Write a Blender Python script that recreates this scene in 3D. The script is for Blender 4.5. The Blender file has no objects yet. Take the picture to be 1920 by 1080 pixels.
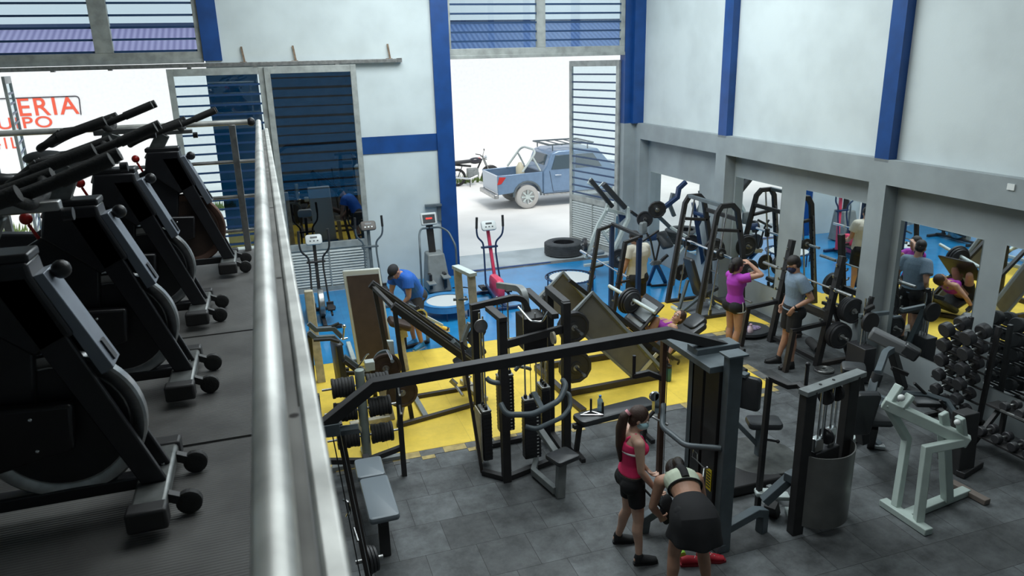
import bpy, math, random
from mathutils import Vector, Matrix, Quaternion
random.seed(7)
V = Vector
PI = math.pi
scn = bpy.context.scene
COL = scn.collection
# ---------------- camera ----------------
FPX = 1388.3
CAM = V((0, 0, 4.5))
def _axes(a, b, c):
    fw0 = V((math.sin(a), math.cos(a), 0)); r0 = V((math.cos(a), -math.sin(a), 0)); u0 = V((0, 0, 1))
    fw = fw0*math.cos(b)-u0*math.sin(b); u = u0*math.cos(b)+fw0*math.sin(b)
    r = r0*math.cos(c)+u*math.sin(c); u2 = u*math.cos(c)-r0*math.sin(c)
    return r, u2, fw
AR, AU, AF = _axes(0.312088, 0.298237, -0.0261038)
cd = bpy.data.cameras.new('camera'); cam = bpy.data.objects.new('camera', cd); COL.objects.link(cam)
cd.sensor_width = 36; cd.lens = FPX/1920*36; cd.clip_start = 0.02; cd.clip_end = 300
cd.dof.use_dof = True; cd.dof.focus_distance = 8.5; cd.dof.aperture_fstop = 6.3
m = Matrix((AR, AU, -AF)).transposed().to_4x4(); m.translation = CAM
cam.matrix_world = m
scn.camera = cam
# measuring: where the sight line through a photo pixel meets a level / a wall plane
def ray(x, y): return AR*((x-960)/FPX) - AU*((y-540)/FPX) + AF
def g(x, y, z=0):
    d = ray(x, y); return CAM + d*((z-CAM.z)/d.z)
def yy(x, y, Y):
    d = ray(x, y); return CAM + d*(Y/d.y)
def xx(x, y, X):
    d = ray(x, y); return CAM + d*(X/d.x)
# ---------------- world, sun, lights, exposure ----------------
scn.view_settings.view_transform = 'Standard'; scn.view_settings.look = 'None'
scn.view_settings.exposure = 0.56; scn.view_settings.gamma = 1; scn.view_settings.use_curve_mapping = False
w = bpy.data.worlds.new('world'); scn.world = w; w.use_nodes = True
bg = w.node_tree.nodes['Background']; bg.inputs[0].default_value = (0.83, 0.92, 1.0, 1); bg.inputs[1].default_value = 0.66
sl = bpy.data.lights.new('sun', 'SUN'); sl.energy = 1.5; sl.angle = math.radians(20); sl.color = (1, .97, .92)
so = bpy.data.objects.new('sun', sl); COL.objects.link(so); so.rotation_euler = (math.radians(34), math.radians(8), 0)
def area(name, loc, rot, sx, sy, e, col):
    l = bpy.data.lights.new(name, 'AREA'); l.shape = 'RECTANGLE'; l.size = sx; l.size_y = sy; l.energy = e; l.color = col
    o = bpy.data.objects.new(name, l); COL.objects.link(o); o.location = loc; o.rotation_euler = rot; return o
# unseen area lamps added under the ceiling to brighten the hall, as skylights would
area('skylight_fill', (3.5, 11.0, 7.7), (0, 0, 0), 6, 5, 500, (.88, .97, 1.0))
area('skylight_fill', (2.5, 4.5, 7.7), (0, 0, 0), 6, 3, 150, (.9, .98, 1.0))
# ---------------- materials ----------------
MATS = {}
def mat(name, col, rough=.5, metal=0, spec=.5, noise=0, nscale=8, bump=0, bscale=60, trans=0, emit=None, estr=0, col2=None, coat=0):
    if name in MATS: return MATS[name]
    m = bpy.data.materials.new(name); m.use_nodes = True; nt = m.node_tree; b = nt.nodes['Principled BSDF']
    b.inputs['Base Color'].default_value = (*col, 1); b.inputs['Roughness'].default_value = rough
    b.inputs['Metallic'].default_value = metal; b.inputs['Specular IOR Level'].default_value = spec
    if coat: b.inputs['Coat Weight'].default_value = coat
    if trans: b.inputs['Transmission Weight'].default_value = trans
    if emit: b.inputs['Emission Color'].default_value = (*emit, 1); b.inputs['Emission Strength'].default_value = estr
    tc = nt.nodes.new('ShaderNodeTexCoord')
    if noise or col2:
        n = nt.nodes.new('ShaderNodeTexNoise'); n.inputs['Scale'].default_value = nscale; n.inputs['Detail'].default_value = 6
        nt.links.new(tc.outputs['Object'], n.inputs['Vector'])
        mx = nt.nodes.new('ShaderNodeMix'); mx.data_type = 'RGBA'
        c2 = col2 or tuple(min(1, c*(1-noise)) for c in col)
        mx.inputs[6].default_value = (*col, 1); mx.inputs[7].default_value = (*c2, 1)
        rp = nt.nodes.new('ShaderNodeMapRange'); rp.inputs[1].default_value = .38; rp.inputs[2].default_value = .66
        nt.links.new(n.outputs['Fac'], rp.inputs[0]); nt.links.new(rp.outputs[0], mx.inputs[0])
        nt.links.new(mx.outputs[2], b.inputs['Base Color'])
    if bump:
        n2 = nt.nodes.new('ShaderNodeTexNoise'); n2.inputs['Scale'].default_value = bscale; n2.inputs['Detail'].default_value = 4
        nt.links.new(tc.outputs['Object'], n2.inputs['Vector'])
        bp = nt.nodes.new('ShaderNodeBump'); bp.inputs['Strength'].default_value = bump; bp.inputs['Distance'].default_value = .01
        nt.links.new(n2.outputs['Fac'], bp.inputs['Height']); nt.links.new(bp.outputs[0], b.inputs['Normal'])
    MATS[name] = m; return m
BLK = mat('black_steel', (.018, .018, .021), .38, 0, .5, noise=.4, nscale=9)
BLK2 = mat('matte_black_paint', (.022, .021, .022), .55, noise=.3)
BRN = mat('brown_black_steel', (.045, .036, .032), .42, noise=.3, nscale=5)
DGR = mat('slate_steel', (.10, .125, .14), .42, 0, .5, noise=.2)
GRY = mat('grey_steel', (.22, .24, .24), .45, noise=.2)
LGR = mat('pale_grey_steel', (.50, .56, .54), .5, noise=.15)
TAN = mat('worn_cream_steel', (.52, .48, .38), .6, noise=.3, nscale=12)
CHR = mat('chrome', (.75, .77, .78), .18, 1)
STL = mat('dull_steel', (.45, .45, .44), .35, .9, noise=.35, nscale=14)
RUB = mat('black_rubber', (.02, .02, .02), .7, bump=.3, bscale=120)
VIN = mat('black_vinyl', (.03, .032, .035), .38, bump=.08, bscale=300)
VGR = mat('grey_vinyl', (.17, .20, .225), .42, bump=.08, bscale=300)
IRN = mat('black_iron', (.024, .024, .027), .48, bump=.15, bscale=90)
IRNB = mat('rusty_iron', (.05, .028, .02), .6, noise=.4)
BLU = mat('blue_paint', (.004, .058, .235), .45, noise=.25, nscale=3)
NAV = mat('navy_steel', (.012, .035, .10), .4, noise=.2)
ALU = mat('aluminium_frame', (.42, .44, .42), .5, .3, noise=.3, nscale=6)
RED = mat('red_plastic', (.5, .02, .015), .35)
WHT = mat('white_plastic', (.75, .77, .75), .4)
PNK = mat('pink_steel', (.72, .06, .13), .4)
SKIN = mat('skin_tan', (.50, .27, .18), .5, noise=.12, nscale=14)
SKIN2 = mat('skin_light', (.62, .38, .28), .5, noise=.1, nscale=14)
HAIR = mat('dark_hair', (.012, .008, .007), .4, bump=.6, bscale=220)
HAIRB = mat('brown_hair', (.045, .02, .012), .4, bump=.6, bscale=220)
EYE = mat('eye_dark', (.02, .012, .01), .2)
EYW = mat('eye_white', (.7, .7, .68), .3)
LIP = mat('lips', (.42, .13, .11), .4)
# ---------------- mesh building ----------------
class MB:
    def __init__(s): s.v = []; s.f = []
    def add(s, vs, fs):
        o = len(s.v); s.v += [V(v) for v in vs]; s.f += [tuple(i+o for i in f) for f in fs]; return s
    def hexa(s, a): # 8 corners: bottom 4 then top 4
        return s.add(a, [(3,2,1,0),(4,5,6,7),(0,1,5,4),(1,2,6,5),(2,3,7,6),(3,0,4,7)])
    def box(s, c, d, rz=0, R=None):
        R = R or Matrix.Rotation(rz, 3, 'Z'); c = V(c); h = V(d)/2
        pts = [c + R@V((x*h.x, y*h.y, z*h.z)) for z in (-1,1) for x, y in ((-1,-1),(1,-1),(1,1),(-1,1))]
        return s.hexa(pts)
    def bb(s, x0, x1, y0, y1, z0, z1): return s.box(((x0+x1)/2,(y0+y1)/2,(z0+z1)/2), (abs(x1-x0),abs(y1-y0),abs(z1-z0)))
    def bar(s, p, q, w=.05, h=None, up=None, ext=0):
        p, q = V(p), V(q); h = h or w; d = (q-p).normalized(); p = p-d*ext; q = q+d*ext
        up = V(up) if up else (V((0,0,1)) if abs(d.z) < .95 else V((0,1,0)))
        r = d.cross(up).normalized(); u = r.cross(d).normalized()
        a = [c + r*(x*w/2) + u*(y*h/2) for c in (p, q) for x, y in ((-1,-1),(1,-1),(1,1),(-1,1))]
        return s.hexa(a)
    def poly(s, pts, w=.05, h=None, up=None):
        "mitred square tube through points"
        pts = [V(p) for p in pts]; h = h or w
        dirs = [(pts[i+1]-pts[i]).normalized() for i in range(len(pts)-1)]
        rings = []
        nrm = None
        for i in range(1, len(dirs)):
            c = dirs[i-1].cross(dirs[i])
            if c.length > 1e-3: nrm = c.normalized(); break
        if nrm is None: nrm = dirs[0].cross(V(up) if up else (V((0,0,1)) if abs(dirs[0].z) < .95 else V((0,1,0)))).normalized()
        for i, p in enumerate(pts):
            a = dirs[max(0, i-1)]; b = dirs[min(i, len(dirs)-1)]
            t = (a+b).normalized(); r = (nrm - t*nrm.dot(t)).normalized(); u = r.cross(t).normalized()
            k = 1/max(.35, math.cos(a.angle(b)/2) if a.angle(b) > 1e-4 else 1)
            rings.append([p + r*(x*w/2) + u*(y*h/2*k) for x, y in ((-1,-1),(1,-1),(1,1),(-1,1))])
        vs = [v for r in rings for v in r]; n = len(rings); fs = [(3,2,1,0), tuple(4*(n-1)+k for k in range(4))]
        for i in range(n-1):
            for k in range(4):
                fs.append((4*i+k, 4*i+(k+1) % 4, 4*i+4+(k+1) % 4, 4*i+4+k))
        return s.add(vs, fs)
    def tube(s, pts, r=.02, n=10, closed=False, fil=0, rs=None):
        pts = [V(p) for p in pts]
        if fil: pts = fillet(pts, fil); rs = None
        m = len(pts); N = None; rings = []
        for i, p in enumerate(pts):
            if closed: t = (pts[(i+1) % m]-pts[i-1]).normalized()
            else: t = (pts[min(i+1, m-1)]-pts[max(i-1, 0)]).normalized()
            if N is None: N = t.orthogonal().normalized()
            N = (N - t*N.dot(t)).normalized(); B = t.cross(N)
            rr = rs[i] if rs else r
            rings.append([p + (N*math.cos(a)+B*math.sin(a))*rr for a in [2*PI*k/n for k in range(n)]])
        vs = [v for q in rings for v in q]; fs = []
        for i in range(m if closed else m-1):
            j = (i+1) % m
            for k in range(n): fs.append((i*n+k, i*n+(k+1) % n, j*n+(k+1) % n, j*n+k))
        if not closed: fs += [tuple(range(n-1, -1, -1)), tuple((m-1)*n+k for k in range(n))]
        return s.add(vs, fs)
    def lathe(s, c, ax, prof, n=24, ref=None, sx=1, ring=False):
        "prof: (offset along axis, radius)"
        c = V(c); ax = V(ax).normalized(); N = (V(ref) if ref else ax.orthogonal()).normalized(); B = ax.cross(N)
        vs = []; fs = []
        for (h, r) in prof:
            for k in range(n):
                a = 2*PI*k/n; vs.append(c + ax*h + (N*math.cos(a)*sx+B*math.sin(a))*max(r, 1e-4))
        m = len(prof)
        for i in range(m-1):
            for k in range(n): fs.append((i*n+k, i*n+(k+1) % n, (i+1)*n+(k+1) % n, (i+1)*n+k))
        if ring:
            for k in range(n): fs.append(((m-1)*n+k, (m-1)*n+(k+1) % n, (k+1) % n, k))
        else: fs += [tuple(range(n-1, -1, -1)), tuple((m-1)*n+k for k in range(n))]
        return s.add(vs, fs)
    def cyl(s, p, q, r, n=20): return s.lathe(p, V(q)-V(p), [(0, r), ((V(q)-V(p)).length, r)], n)
    def ball(s, c, r, n=14, sc=(1,1,1), R=None):
        c = V(c); vs = []; fs = []; m = max(6, n//2+2); R = R or Matrix.Identity(3)
        for i in range(m+1):
            t = PI*i/m
            for k in range(n):
                a = 2*PI*k/n; vs.append(c + R@V((r*math.sin(t)*math.cos(a)*sc[0], r*math.sin(t)*math.sin(a)*sc[1], r*math.cos(t)*sc[2])))
        for i in range(m):
            for k in range(n): fs.append((i*n+k, (i+1)*n+k, (i+1)*n+(k+1) % n, i*n+(k+1) % n))
        return s.add(vs, fs)
    def prism(s, pts, ext):
        pts = [V(p) for p in pts]; ext = V(ext); n = len(pts)
        fs = [tuple(range(n-1, -1, -1)), tuple(range(n, 2*n))] + [(k, (k+1) % n, n+(k+1) % n, n+k) for k in range(n)]
        return s.add(pts+[p+ext for p in pts], fs)
    def pad(s, c, ax, ay, lx, ly, t, r=.03, crown=0):
        "rounded cushion: centre, unit axes, sizes, thickness along ax x ay"
        c = V(c); ax = V(ax).normalized(); ay = V(ay); ay = (ay-ax*ay.dot(ax)).normalized(); az = ax.cross(ay)
        out = []
        def ring(inset, z):
            q = []
            for sx, sy, a0 in ((1,1,0),(-1,1,PI/2),(-1,-1,PI),(1,-1,3*PI/2)):
                for k in range(5):
                    a = a0+PI/2*k/4; rr = max(.002, r-inset)
                    q.append(c + ax*(sx*(lx/2-r)+rr*math.cos(a)) + ay*(sy*(ly/2-r)+rr*math.sin(a)) + az*z)
            return q
        e = min(t*.35, r*.8)
        lv = [(e, -t/2), (e*.3, -t/2+e*.3), (0, -t/2+e), (0, t/2-e), (e*.3, t/2-e*.3), (e, t/2)]
        rings = [ring(*l) for l in lv]; n = 20; vs = [v for q in rings for v in q]; fs = [tuple(range(n-1, -1, -1)), tuple(5*n+k for k in range(n))]
        for i in range(5):
            for k in range(n): fs.append((i*n+k, i*n+(k+1) % n, (i+1)*n+(k+1) % n, (i+1)*n+k))
        return s.add(vs, fs)
    def build(s, name, m, parent=None, origin=None, bev=0, smooth=True, mods=()):
        org = V(origin) if origin is not None else (V(parent.get('_o', (0,0,0))) if parent else V((0,0,0)))
        me = bpy.data.meshes.new(name); me.from_pydata([tuple(v-org) for v in s.v], [], s.f); me.update()
        import bmesh
        b = bmesh.new(); b.from_mesh(me); bmesh.ops.recalc_face_normals(b, faces=b.faces); b.to_mesh(me); b.free()
        o = bpy.data.objects.new(name, me); COL.objects.link(o); me.materials.append(m)
        if parent: o.parent = parent; o['_o'] = list(org)
        else: o.location = org; o['_o'] = list(org)
        if smooth:
            for p in me.polygons: p.use_smooth = True
            me.set_sharp_from_angle(angle=math.radians(38))
        if bev:
            bm_ = o.modifiers.new('bevel', 'BEVEL'); bm_.width = bev; bm_.segments = 2; bm_.limit_method = 'ANGLE'; bm_.angle_limit = math.radians(40)
        return o
def fillet(pts, r, k=5):
    out = [pts[0]]
    for i in range(1, len(pts)-1):
        p, a, b = pts[i], pts[i-1], pts[i+1]
        rr = min(r, (a-p).length*.48, (b-p).length*.48); s = p+(a-p).normalized()*rr; e = p+(b-p).normalized()*rr
        for j in range(k+1):
            t = j/k; out.append(s*(1-t)**2 + p*2*t*(1-t) + e*t*t)
    out.append(pts[-1]); return out
def tag(o, label, cat, group=None):
    o['label'] = label; o['category'] = cat
    if group: o['group'] = group
    return o
def thing(name, label, cat, loc, group=None):
    o = bpy.data.objects.new(name, None); COL.objects.link(o); o.location = V(loc); o['_o'] = list(V(loc)); o.empty_display_size = .1
    return tag(o, label, cat, group)
def struct(name, mb, m, bev=0, parent=None, smooth=False):
    o = mb.build(name, m, parent, bev=bev, smooth=smooth)
    if not parent: o['kind'] = 'structure'
    return o
def copy_tree(o, parent=None):
    c = o.copy(); COL.objects.link(c)
    if parent: c.parent = parent
    for ch in [x for x in COL.objects if x.parent == o]: copy_tree(ch, c)
    return c
def text(name, body, size, m, loc, xdir, updir, parent=None, ext=.002, align='CENTER', sx=1, bold=0):
    cu = bpy.data.curves.new(name, 'FONT'); cu.body = body; cu.size = size; cu.extrude = ext; cu.offset = size*bold; cu.space_character = 1.12 if bold else 1; cu.align_x = align; cu.align_y = 'CENTER'
    o = bpy.data.objects.new(name, cu)
    dg_me = None
    COL.objects.link(o); bpy.context.view_layer.update()
    me = bpy.data.meshes.new_from_object(o); bpy.data.objects.remove(o)
    xd = V(xdir).normalized(); ud = V(updir).normalized(); n = xd.cross(ud)
    for v in me.vertices: v.co = V(loc) + xd*v.co.x*sx + ud*v.co.y + n*v.co.z
    me.name = name; me.materials.clear(); me.materials.append(m)
    if parent:
        org = V(parent.get('_o', (0,0,0)))
        for v in me.vertices: v.co -= org
    o = bpy.data.objects.new(name, me); COL.objects.link(o)
    if parent: o.parent = parent
    return o
# ======================= THE HALL =======================
YF, XR, XW = 15.35, 7.98, 8.2
WHITE = mat('white_wall_paint', (.60, .66, .665), .75, noise=.12, nscale=1.3, bump=.06, bscale=40)
GREYP = mat('grey_wall_paint', (.30, .335, .345), .7, noise=.15, nscale=2, bump=.06, bscale=40)
CONC = mat('dark_ceiling', (.35, .36, .36), .9)
# floor: rubber tiles with seams (procedural)
def floor_mat(name, base, dark, seam, sx, sy, seamcol, rough=.6, off=0.5, nsc=2.2, bumpk=.15):
    m = bpy.data.materials.new(name); m.use_nodes = True; nt = m.node_tree; b = nt.nodes['Principled BSDF']; L = nt.links
    tc = nt.nodes.new('ShaderNodeTexCoord'); br = nt.nodes.new('ShaderNodeTexBrick')
    br.inputs['Scale'].default_value = 1; br.inputs['Brick Width'].default_value = sx; br.inputs['Row Height'].default_value = sy
    br.inputs['Mortar Size'].default_value = seam; br.offset = off; br.inputs['Bias'].default_value = 0
    br.inputs['Color1'].default_value = (*base, 1); br.inputs['Color2'].default_value = (*dark, 1); br.inputs['Mortar'].default_value = (*seamcol, 1)
    L.new(tc.outputs['Object'], br.inputs['Vector'])
    n = nt.nodes.new('ShaderNodeTexNoise'); n.inputs['Scale'].default_value = nsc; n.inputs['Detail'].default_value = 9; n.inputs['Roughness'].default_value = .72
    L.new(tc.outputs['Object'], n.inputs['Vector'])
    mr = nt.nodes.new('ShaderNodeMapRange'); mr.inputs[1].default_value = .36; mr.inputs[2].default_value = .66; mr.inputs[3].default_value = .42 if nsc > 2 else .8; mr.inputs[4].default_value = 1.45 if nsc > 2 else 1.12
    L.new(n.outputs['Fac'], mr.inputs[0])
    mx = nt.nodes.new('ShaderNodeMix'); mx.data_type = 'RGBA'; mx.blend_type = 'MULTIPLY'; mx.inputs[0].default_value = 1
    L.new(br.outputs['Color'], mx.inputs[6]); L.new(mr.outputs[0], mx.inputs[7]); L.new(mx.outputs[2], b.inputs['Base Color'])
    b.inputs['Roughness'].default_value = rough
    bp = nt.nodes.new('ShaderNodeBump'); bp.inputs['Strength'].default_value = bumpk; bp.inputs['Distance'].default_value = .01
    n2 = nt.nodes.new('ShaderNodeTexNoise'); n2.inputs['Scale'].default_value = 90; L.new(tc.outputs['Object'], n2.inputs['Vector'])
    L.new(n2.outputs['Fac'], bp.inputs['Height']); L.new(bp.outputs[0], b.inputs['Normal'])
    return m
FBLK = floor_mat('black_rubber_tiles', (.112, .122, .127), (.058, .062, .064), .003, .5, .5, (.012, .012, .013), .6, .5, 2.6)
FYEL = floor_mat('yellow_rubber_mat', (.84, .60, .07), (.80, .56, .065), .002, 1.0, 1.0, (.55, .38, .05), .55, 0, 1.1, .05)
FBLU = floor_mat('blue_rubber_mat', (.02, .24, .52), (.018, .22, .49), .003, 1.0, 1.0, (.02, .17, .38), .20, 0, 1.3, .02)
FBLU.node_tree.nodes['Principled BSDF'].inputs['Specular IOR Level'].default_value = .85
# mats carry the whole floor: three zones of the same mat system
struct('floor', MB().bb(-7, 8.2, -3, 15.6, -.12, 0), FBLK)
ym = MB(); ym.bb(-6, 6.42, 7.98, 11.2, .001, .006); ym.bb(6.42, 7.98, 10.15, 11.2, .001, .006); ym.bb(6.42, 7.98, 11.2, 11.9, .001, .006); ym.build('yellow_floor_mat', FYEL, smooth=False)
tag(COL.objects['yellow_floor_mat'], 'yellow rubber mat zone laid across the middle of the gym floor', 'floor mat')
bm = MB(); bm.bb(-6, 6.41, 11.205, 15.34, .001, .006); bm.bb(6.41, 8.19, 11.905, 15.34, .001, .006); bm.build('blue_floor_mat', FBLU, smooth=False)
tag(COL.objects['blue_floor_mat'], 'blue rubber mat zone in front of the street doors', 'floor mat')
# interlocking border between yellow and black
FBG = mat('worn_grey_mat_edge', (.16, .16, .15), .6, noise=.4, nscale=9); FBT = mat('worn_tan_mat_edge', (.50, .38, .14), .6, noise=.4, nscale=9)
bg1 = []; bg2 = []; x = -.3; k = 0
rr = random.Random(3)
while x < 6.38:
    wd = .28+.1*rr.random(); x2 = min(x+wd, 6.41); (bg1 if k % 2 else bg2).append((x, x2-.004, 7.84, 7.975))
    if k % 3: (bg2 if k % 2 else bg1).append((x, x+(x2-x)*.55, 7.76, 7.838))
    x = x2; k += 1
t = thing('mat_border_strip', 'worn grey and tan interlocking edge strip between the black tiles and the yellow mat', 'floor edging', (3, 7.86, 0))
for q in bg1: MB().bb(*q, .001, .0055).build('grey_tile', FBG, t, smooth=False)
for q in bg2: MB().bb(*q, .001, .0055).build('tan_tile', FBT, t, smooth=False)
t = thing('mat_border_strip', 'checkered edge strip by the squat rack, at the right end of the yellow mat', 'floor edging', (6.5, 9.0, 0))
bg1 = []; bg2 = []
for k in range(8): (bg1 if k % 2 else bg2).append((6.43, 6.56, 7.98+k*.27, 7.98+k*.27+.262))
for k in range(6): (bg2 if k % 2 else bg1).append((6.57+k*.235, 6.57+k*.235+.23, 9.99, 10.14))
for q in bg1: MB().bb(*q, .001, .0055).build('grey_tile', FBG, t, smooth=False)
for q in bg2: MB().bb(*q, .001, .0055).build('tan_tile', FBT, t, smooth=False)
# dark rubber mat in front of the smith machine bench
tag(MB().bb(6.98, 7.78, 10.86, 11.78, .006, .012).build('rubber_mat', mat('grey_rubber_mat', (.12, .13, .14), .7, noise=.3), bev=.004), 'grey rubber mat under the bench of the smith machine', 'floor mat')
# front wall pieces
wf = MB()
T = .25
wf.bb(-7, -4.9, YF, YF+T, 0, 8)
wf.bb(1.80, 3.395, YF, YF+T, 0, 8)
wf.bb(-.88, 1.80, YF, YF+T, 4.47, 8)
wf.bb(-4.9, -.88, YF, YF+T, 6.4, 8)
wf.bb(3.74, 7.7, YF, YF+T, 6.4, 8)
struct('wall_front', wf, WHITE)
struct('trim_1', MB().bb(3.39, 3.745, YF-.06, YF+.2, 0, 8), BLU)
struct('trim_2', MB().bb(1.82, 3.39, YF-.02, YF+.1, 2.75, 3.09), BLU)
struct('trim_3', MB().bb(-.90, -.58, YF-.04, YF+.1, 4.63, 8), BLU)
c = MB(); c.bb(7.70, 8.3, YF, YF+T, 3.08, 8); c.bb(7.86, 8.12, YF-.12, YF, 3.08, 8)
struct('trim_4', c, BLU)
struct('trim_5', MB().bb(7.70, 8.4, YF, YF+T, 0, 3.08), GREYP)
# right wall
wr = MB(); wr.bb(8.12, 8.5, -3, YF+.25, 3.08, 8)
struct('wall_right', wr, WHITE)
wl = MB(); wl.bb(XW, 8.5, -3, YF+.25, 0, 3.08); wl.bb(XR, XW, -3, YF, 2.745, 3.085)
for (a, b) in ((15.1, 15.35), (11.77, 12.09), (7.98, 8.285), (4.2, 4.5), (.4, .7)): wl.bb(XR, XW+.01, a, b, 0, 2.745)
struct('trim_6', wl, GREYP)
for i, (a, b) in enumerate(((11.80, 12.06), (7.99, 8.24), (4.2, 4.46), (.4, .66))):
    struct('trim_%d' % (7+i), MB().bb(XR-.0, 8.14, a, b, 3.045, 8), BLU)
# grit along the ledge
struct('wall_left', MB().bb(-7.2, -7, -3, YF+.25, 0, 8), WHITE)
struct('wall_back', MB().bb(-7.2, 8.5, -3.25, -3, 0, 8), GREYP)
struct('ceiling', MB().bb(-7.2, 8.5, -3.25, YF+.25, 8, 8.15), CONC)
# small wall things
tag(MB().bb(7.965, 7.98, 6.13, 6.22, 2.95, 3.02).build('paper_tag', WHT, smooth=False), 'white paper tag stuck on the grey beam at the right', 'tag')
# mirrors
MIR = mat('mirror_glass', (.86, .90, .90), .015, 1)
MED = mat('mirror_edge', (.3, .36, .36), .3)
for (y0, y1, z0, z1, lab) in ((12.93, 14.96, .55, 2.02, 'square wall mirror nearest the street door, reflecting the bright entrance'),
    (10.40, 11.72, .55, 2.34, 'wall mirror just right of the grey pillar behind the smith machine'),
    (8.51, 9.80, .55, 2.38, 'wall mirror behind the squat rack, reflecting the man in the cream t-shirt'),
    (6.58, 7.85, .48, 2.26, 'wall mirror reflecting the couple, left of the dumbbell rack'),
    (4.6, 6.27, .48, 2.26, 'wall mirror cut by the right edge of the photo, behind the low dumbbell rack')):
    t = thing('wall_mirror', lab, 'mirror', (8.2, (y0+y1)/2, z0))
    sk = 0
    MB().hexa([(8.192-sk, y0, z0), (8.198, y0, z0), (8.198, y1, z0), (8.192, y1, z0), (8.192-sk, y0, z1), (8.198, y0, z1), (8.198, y1, z1), (8.192, y1, z1)]).build('glass', MIR, t, smooth=False)
    MB().bb(8.1985, 8.1998, y0-.002, y1+.002, z0-.002, z1+.002).build('backing', MED, t, smooth=False)
# ---- windows above the doors ----
GLS = bpy.data.materials.new('window_glass'); GLS.use_nodes = True
nt = GLS.node_tree; nt.nodes.clear(); o_ = nt.nodes.new('ShaderNodeOutputMaterial'); mxs = nt.nodes.new('ShaderNodeMixShader')
tr = nt.nodes.new('ShaderNodeBsdfTransparent'); tr.inputs[0].default_value = (.86, .93, .95, 1); gl = nt.nodes.new('ShaderNodeBsdfGlossy'); gl.inputs['Roughness'].default_value = .02
mxs.inputs[0].default_value = .08
nt.links.new(tr.outputs[0], mxs.inputs[1]); nt.links.new(gl.outputs[0], mxs.inputs[2]); nt.links.new(mxs.outputs[0], o_.inputs[0])
def tint_glass(name, col, k):
    m = GLS.copy(); m.name = name
    for n in m.node_tree.nodes:
        if n.type == 'BSDF_TRANSPARENT': n.inputs[0].default_value = (*col, 1)
        if n.type == 'MIX_SHADER': n.inputs[0].default_value = k
    return m
GBLUE = tint_glass('blue_tinted_glass', (.015, .17, .28), .22)
def upper_window(name, x0, x1, z0, z1, mull, step, off):
    fr = MB(); y = YF+.08; fw = .085
    fr.bb(x0, x1, y-.05, y+.05, z0, z0+.17); fr.bb(x0, x1, y-.05, y+.05, z1-.1, z1)
    fr.bb(x0, x0+.06, y-.05, y+.05, z0+.17, z1-.1); fr.bb(x1-.09, x1, y-.05, y+.05, z0+.17, z1-.1)
    for mx_ in mull: fr.bb(mx_[0], mx_[1], y-.055, y+.055, z0+.17, z1-.1)
    fr.bb(x0, x1, y-.07, y-.05, z0-.03, z0+.04)
    w_ = struct(name, fr, ALU, bev=.006)
    lv = MB(); z = z0+.17+off
    while z < z1-.12:
        lv.bb(x0+.05, x1-.05, y-.02, y+.02, z-.018, z+.018); z += step
    lv.build('louver_bars', mat('blue_louver_edge', (.015, .05, .13), .4), w_, smooth=False)
    MB().bb(x0+.05, x1-.05, y+.021, y+.027, z0+.17, z1-.1).build('glass', GLS, w_, smooth=False)
upper_window('window_1', -5.0, -.90, 4.63, 6.45, ((-2.68, -2.38),), .205, .02)
upper_window('window_2', 3.745, 7.70, 4.58, 6.45, ((5.66, 5.85),), .178, .14)
# ---- sliding / swinging doors ----
LVB = MATS['blue_louver_edge']
SHT = mat('pale_shutter_slats', (.52, .56, .55), .5, noise=.1)
def door_panel(name, p0, p1, z0, z1, glz, glass, bars=True, shutter=True, step=.178, slatcol=SHT, split=True):
    "door leaf from ground point p0 to p1; glass from glz up; shutter slats below"
    p0, p1 = V((*p0, 0)), V((*p1, 0)); d = (p1-p0).normalized(); n = V((-d.y, d.x, 0)); W = (p1-p0).length
    def bx(mb, a, b, c0, c1, t0=-.025, t1=.025):
        q = [p0+d*a+n*t0, p0+d*b+n*t0, p0+d*b+n*t1, p0+d*a+n*t1]
        mb.hexa([v+V((0,0,c0)) for v in q]+[v+V((0,0,c1)) for v in q])
    fr = MB(); fw = .11
    bx(fr, 0, fw, z0, z1); bx(fr, W-fw, W, z0, z1); bx(fr, fw, W-fw, z1-.13, z1); bx(fr, fw, W-fw, z0, z0+.1)
    if shutter: bx(fr, fw, W-fw, glz-.14, glz); bx(fr, W/2-.015, W/2+.015, z0+.1, glz-.14, -.03, .03)
    o = struct(name, fr, ALU, bev=.005)
    gm = MB(); bx(gm, fw, W-fw, glz, z1-.13, .003, .009); gm.build('glass', glass, o, smooth=False)
    if bars:
        lb = MB(); z = z1-.13-step
        while z > glz+.05: bx(lb, fw, W-fw, z-.018, z+.018, -.02, .0); z -= step
        lb.build('louver_bars', LVB, o, smooth=False)
    if shutter:
        sm = MB(); z = z0+.12
        while z < glz-.17:
            q = [p0+d*fw+n*-.02, p0+d*(W-fw)+n*-.02, p0+d*(W-fw)+n*.012, p0+d*fw+n*.012]
            sm.hexa([q[0]+V((0,0,z)), q[1]+V((0,0,z)), q[2]+V((0,0,z+.045)), q[3]+V((0,0,z+.045)),
                     q[0]+V((0,0,z+.012)), q[1]+V((0,0,z+.012)), q[2]+V((0,0,z+.057)), q[3]+V((0,0,z+.057))]); z += .058
        bx(sm, fw, W-fw, z0+.1, glz-.14, .014, .02)
        sm.build('shutter_slats', slatcol, o, smooth=False)
    return o
door_panel('door_1', (-1.56, YF-.10), (.135, YF-.10), 0.02, 4.5, 1.05, GLS)
door_panel('door_2', (.125, YF-.155), (1.83, YF-.155), 0.02, 4.5, 1.05, GBLUE, bars=False)
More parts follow.
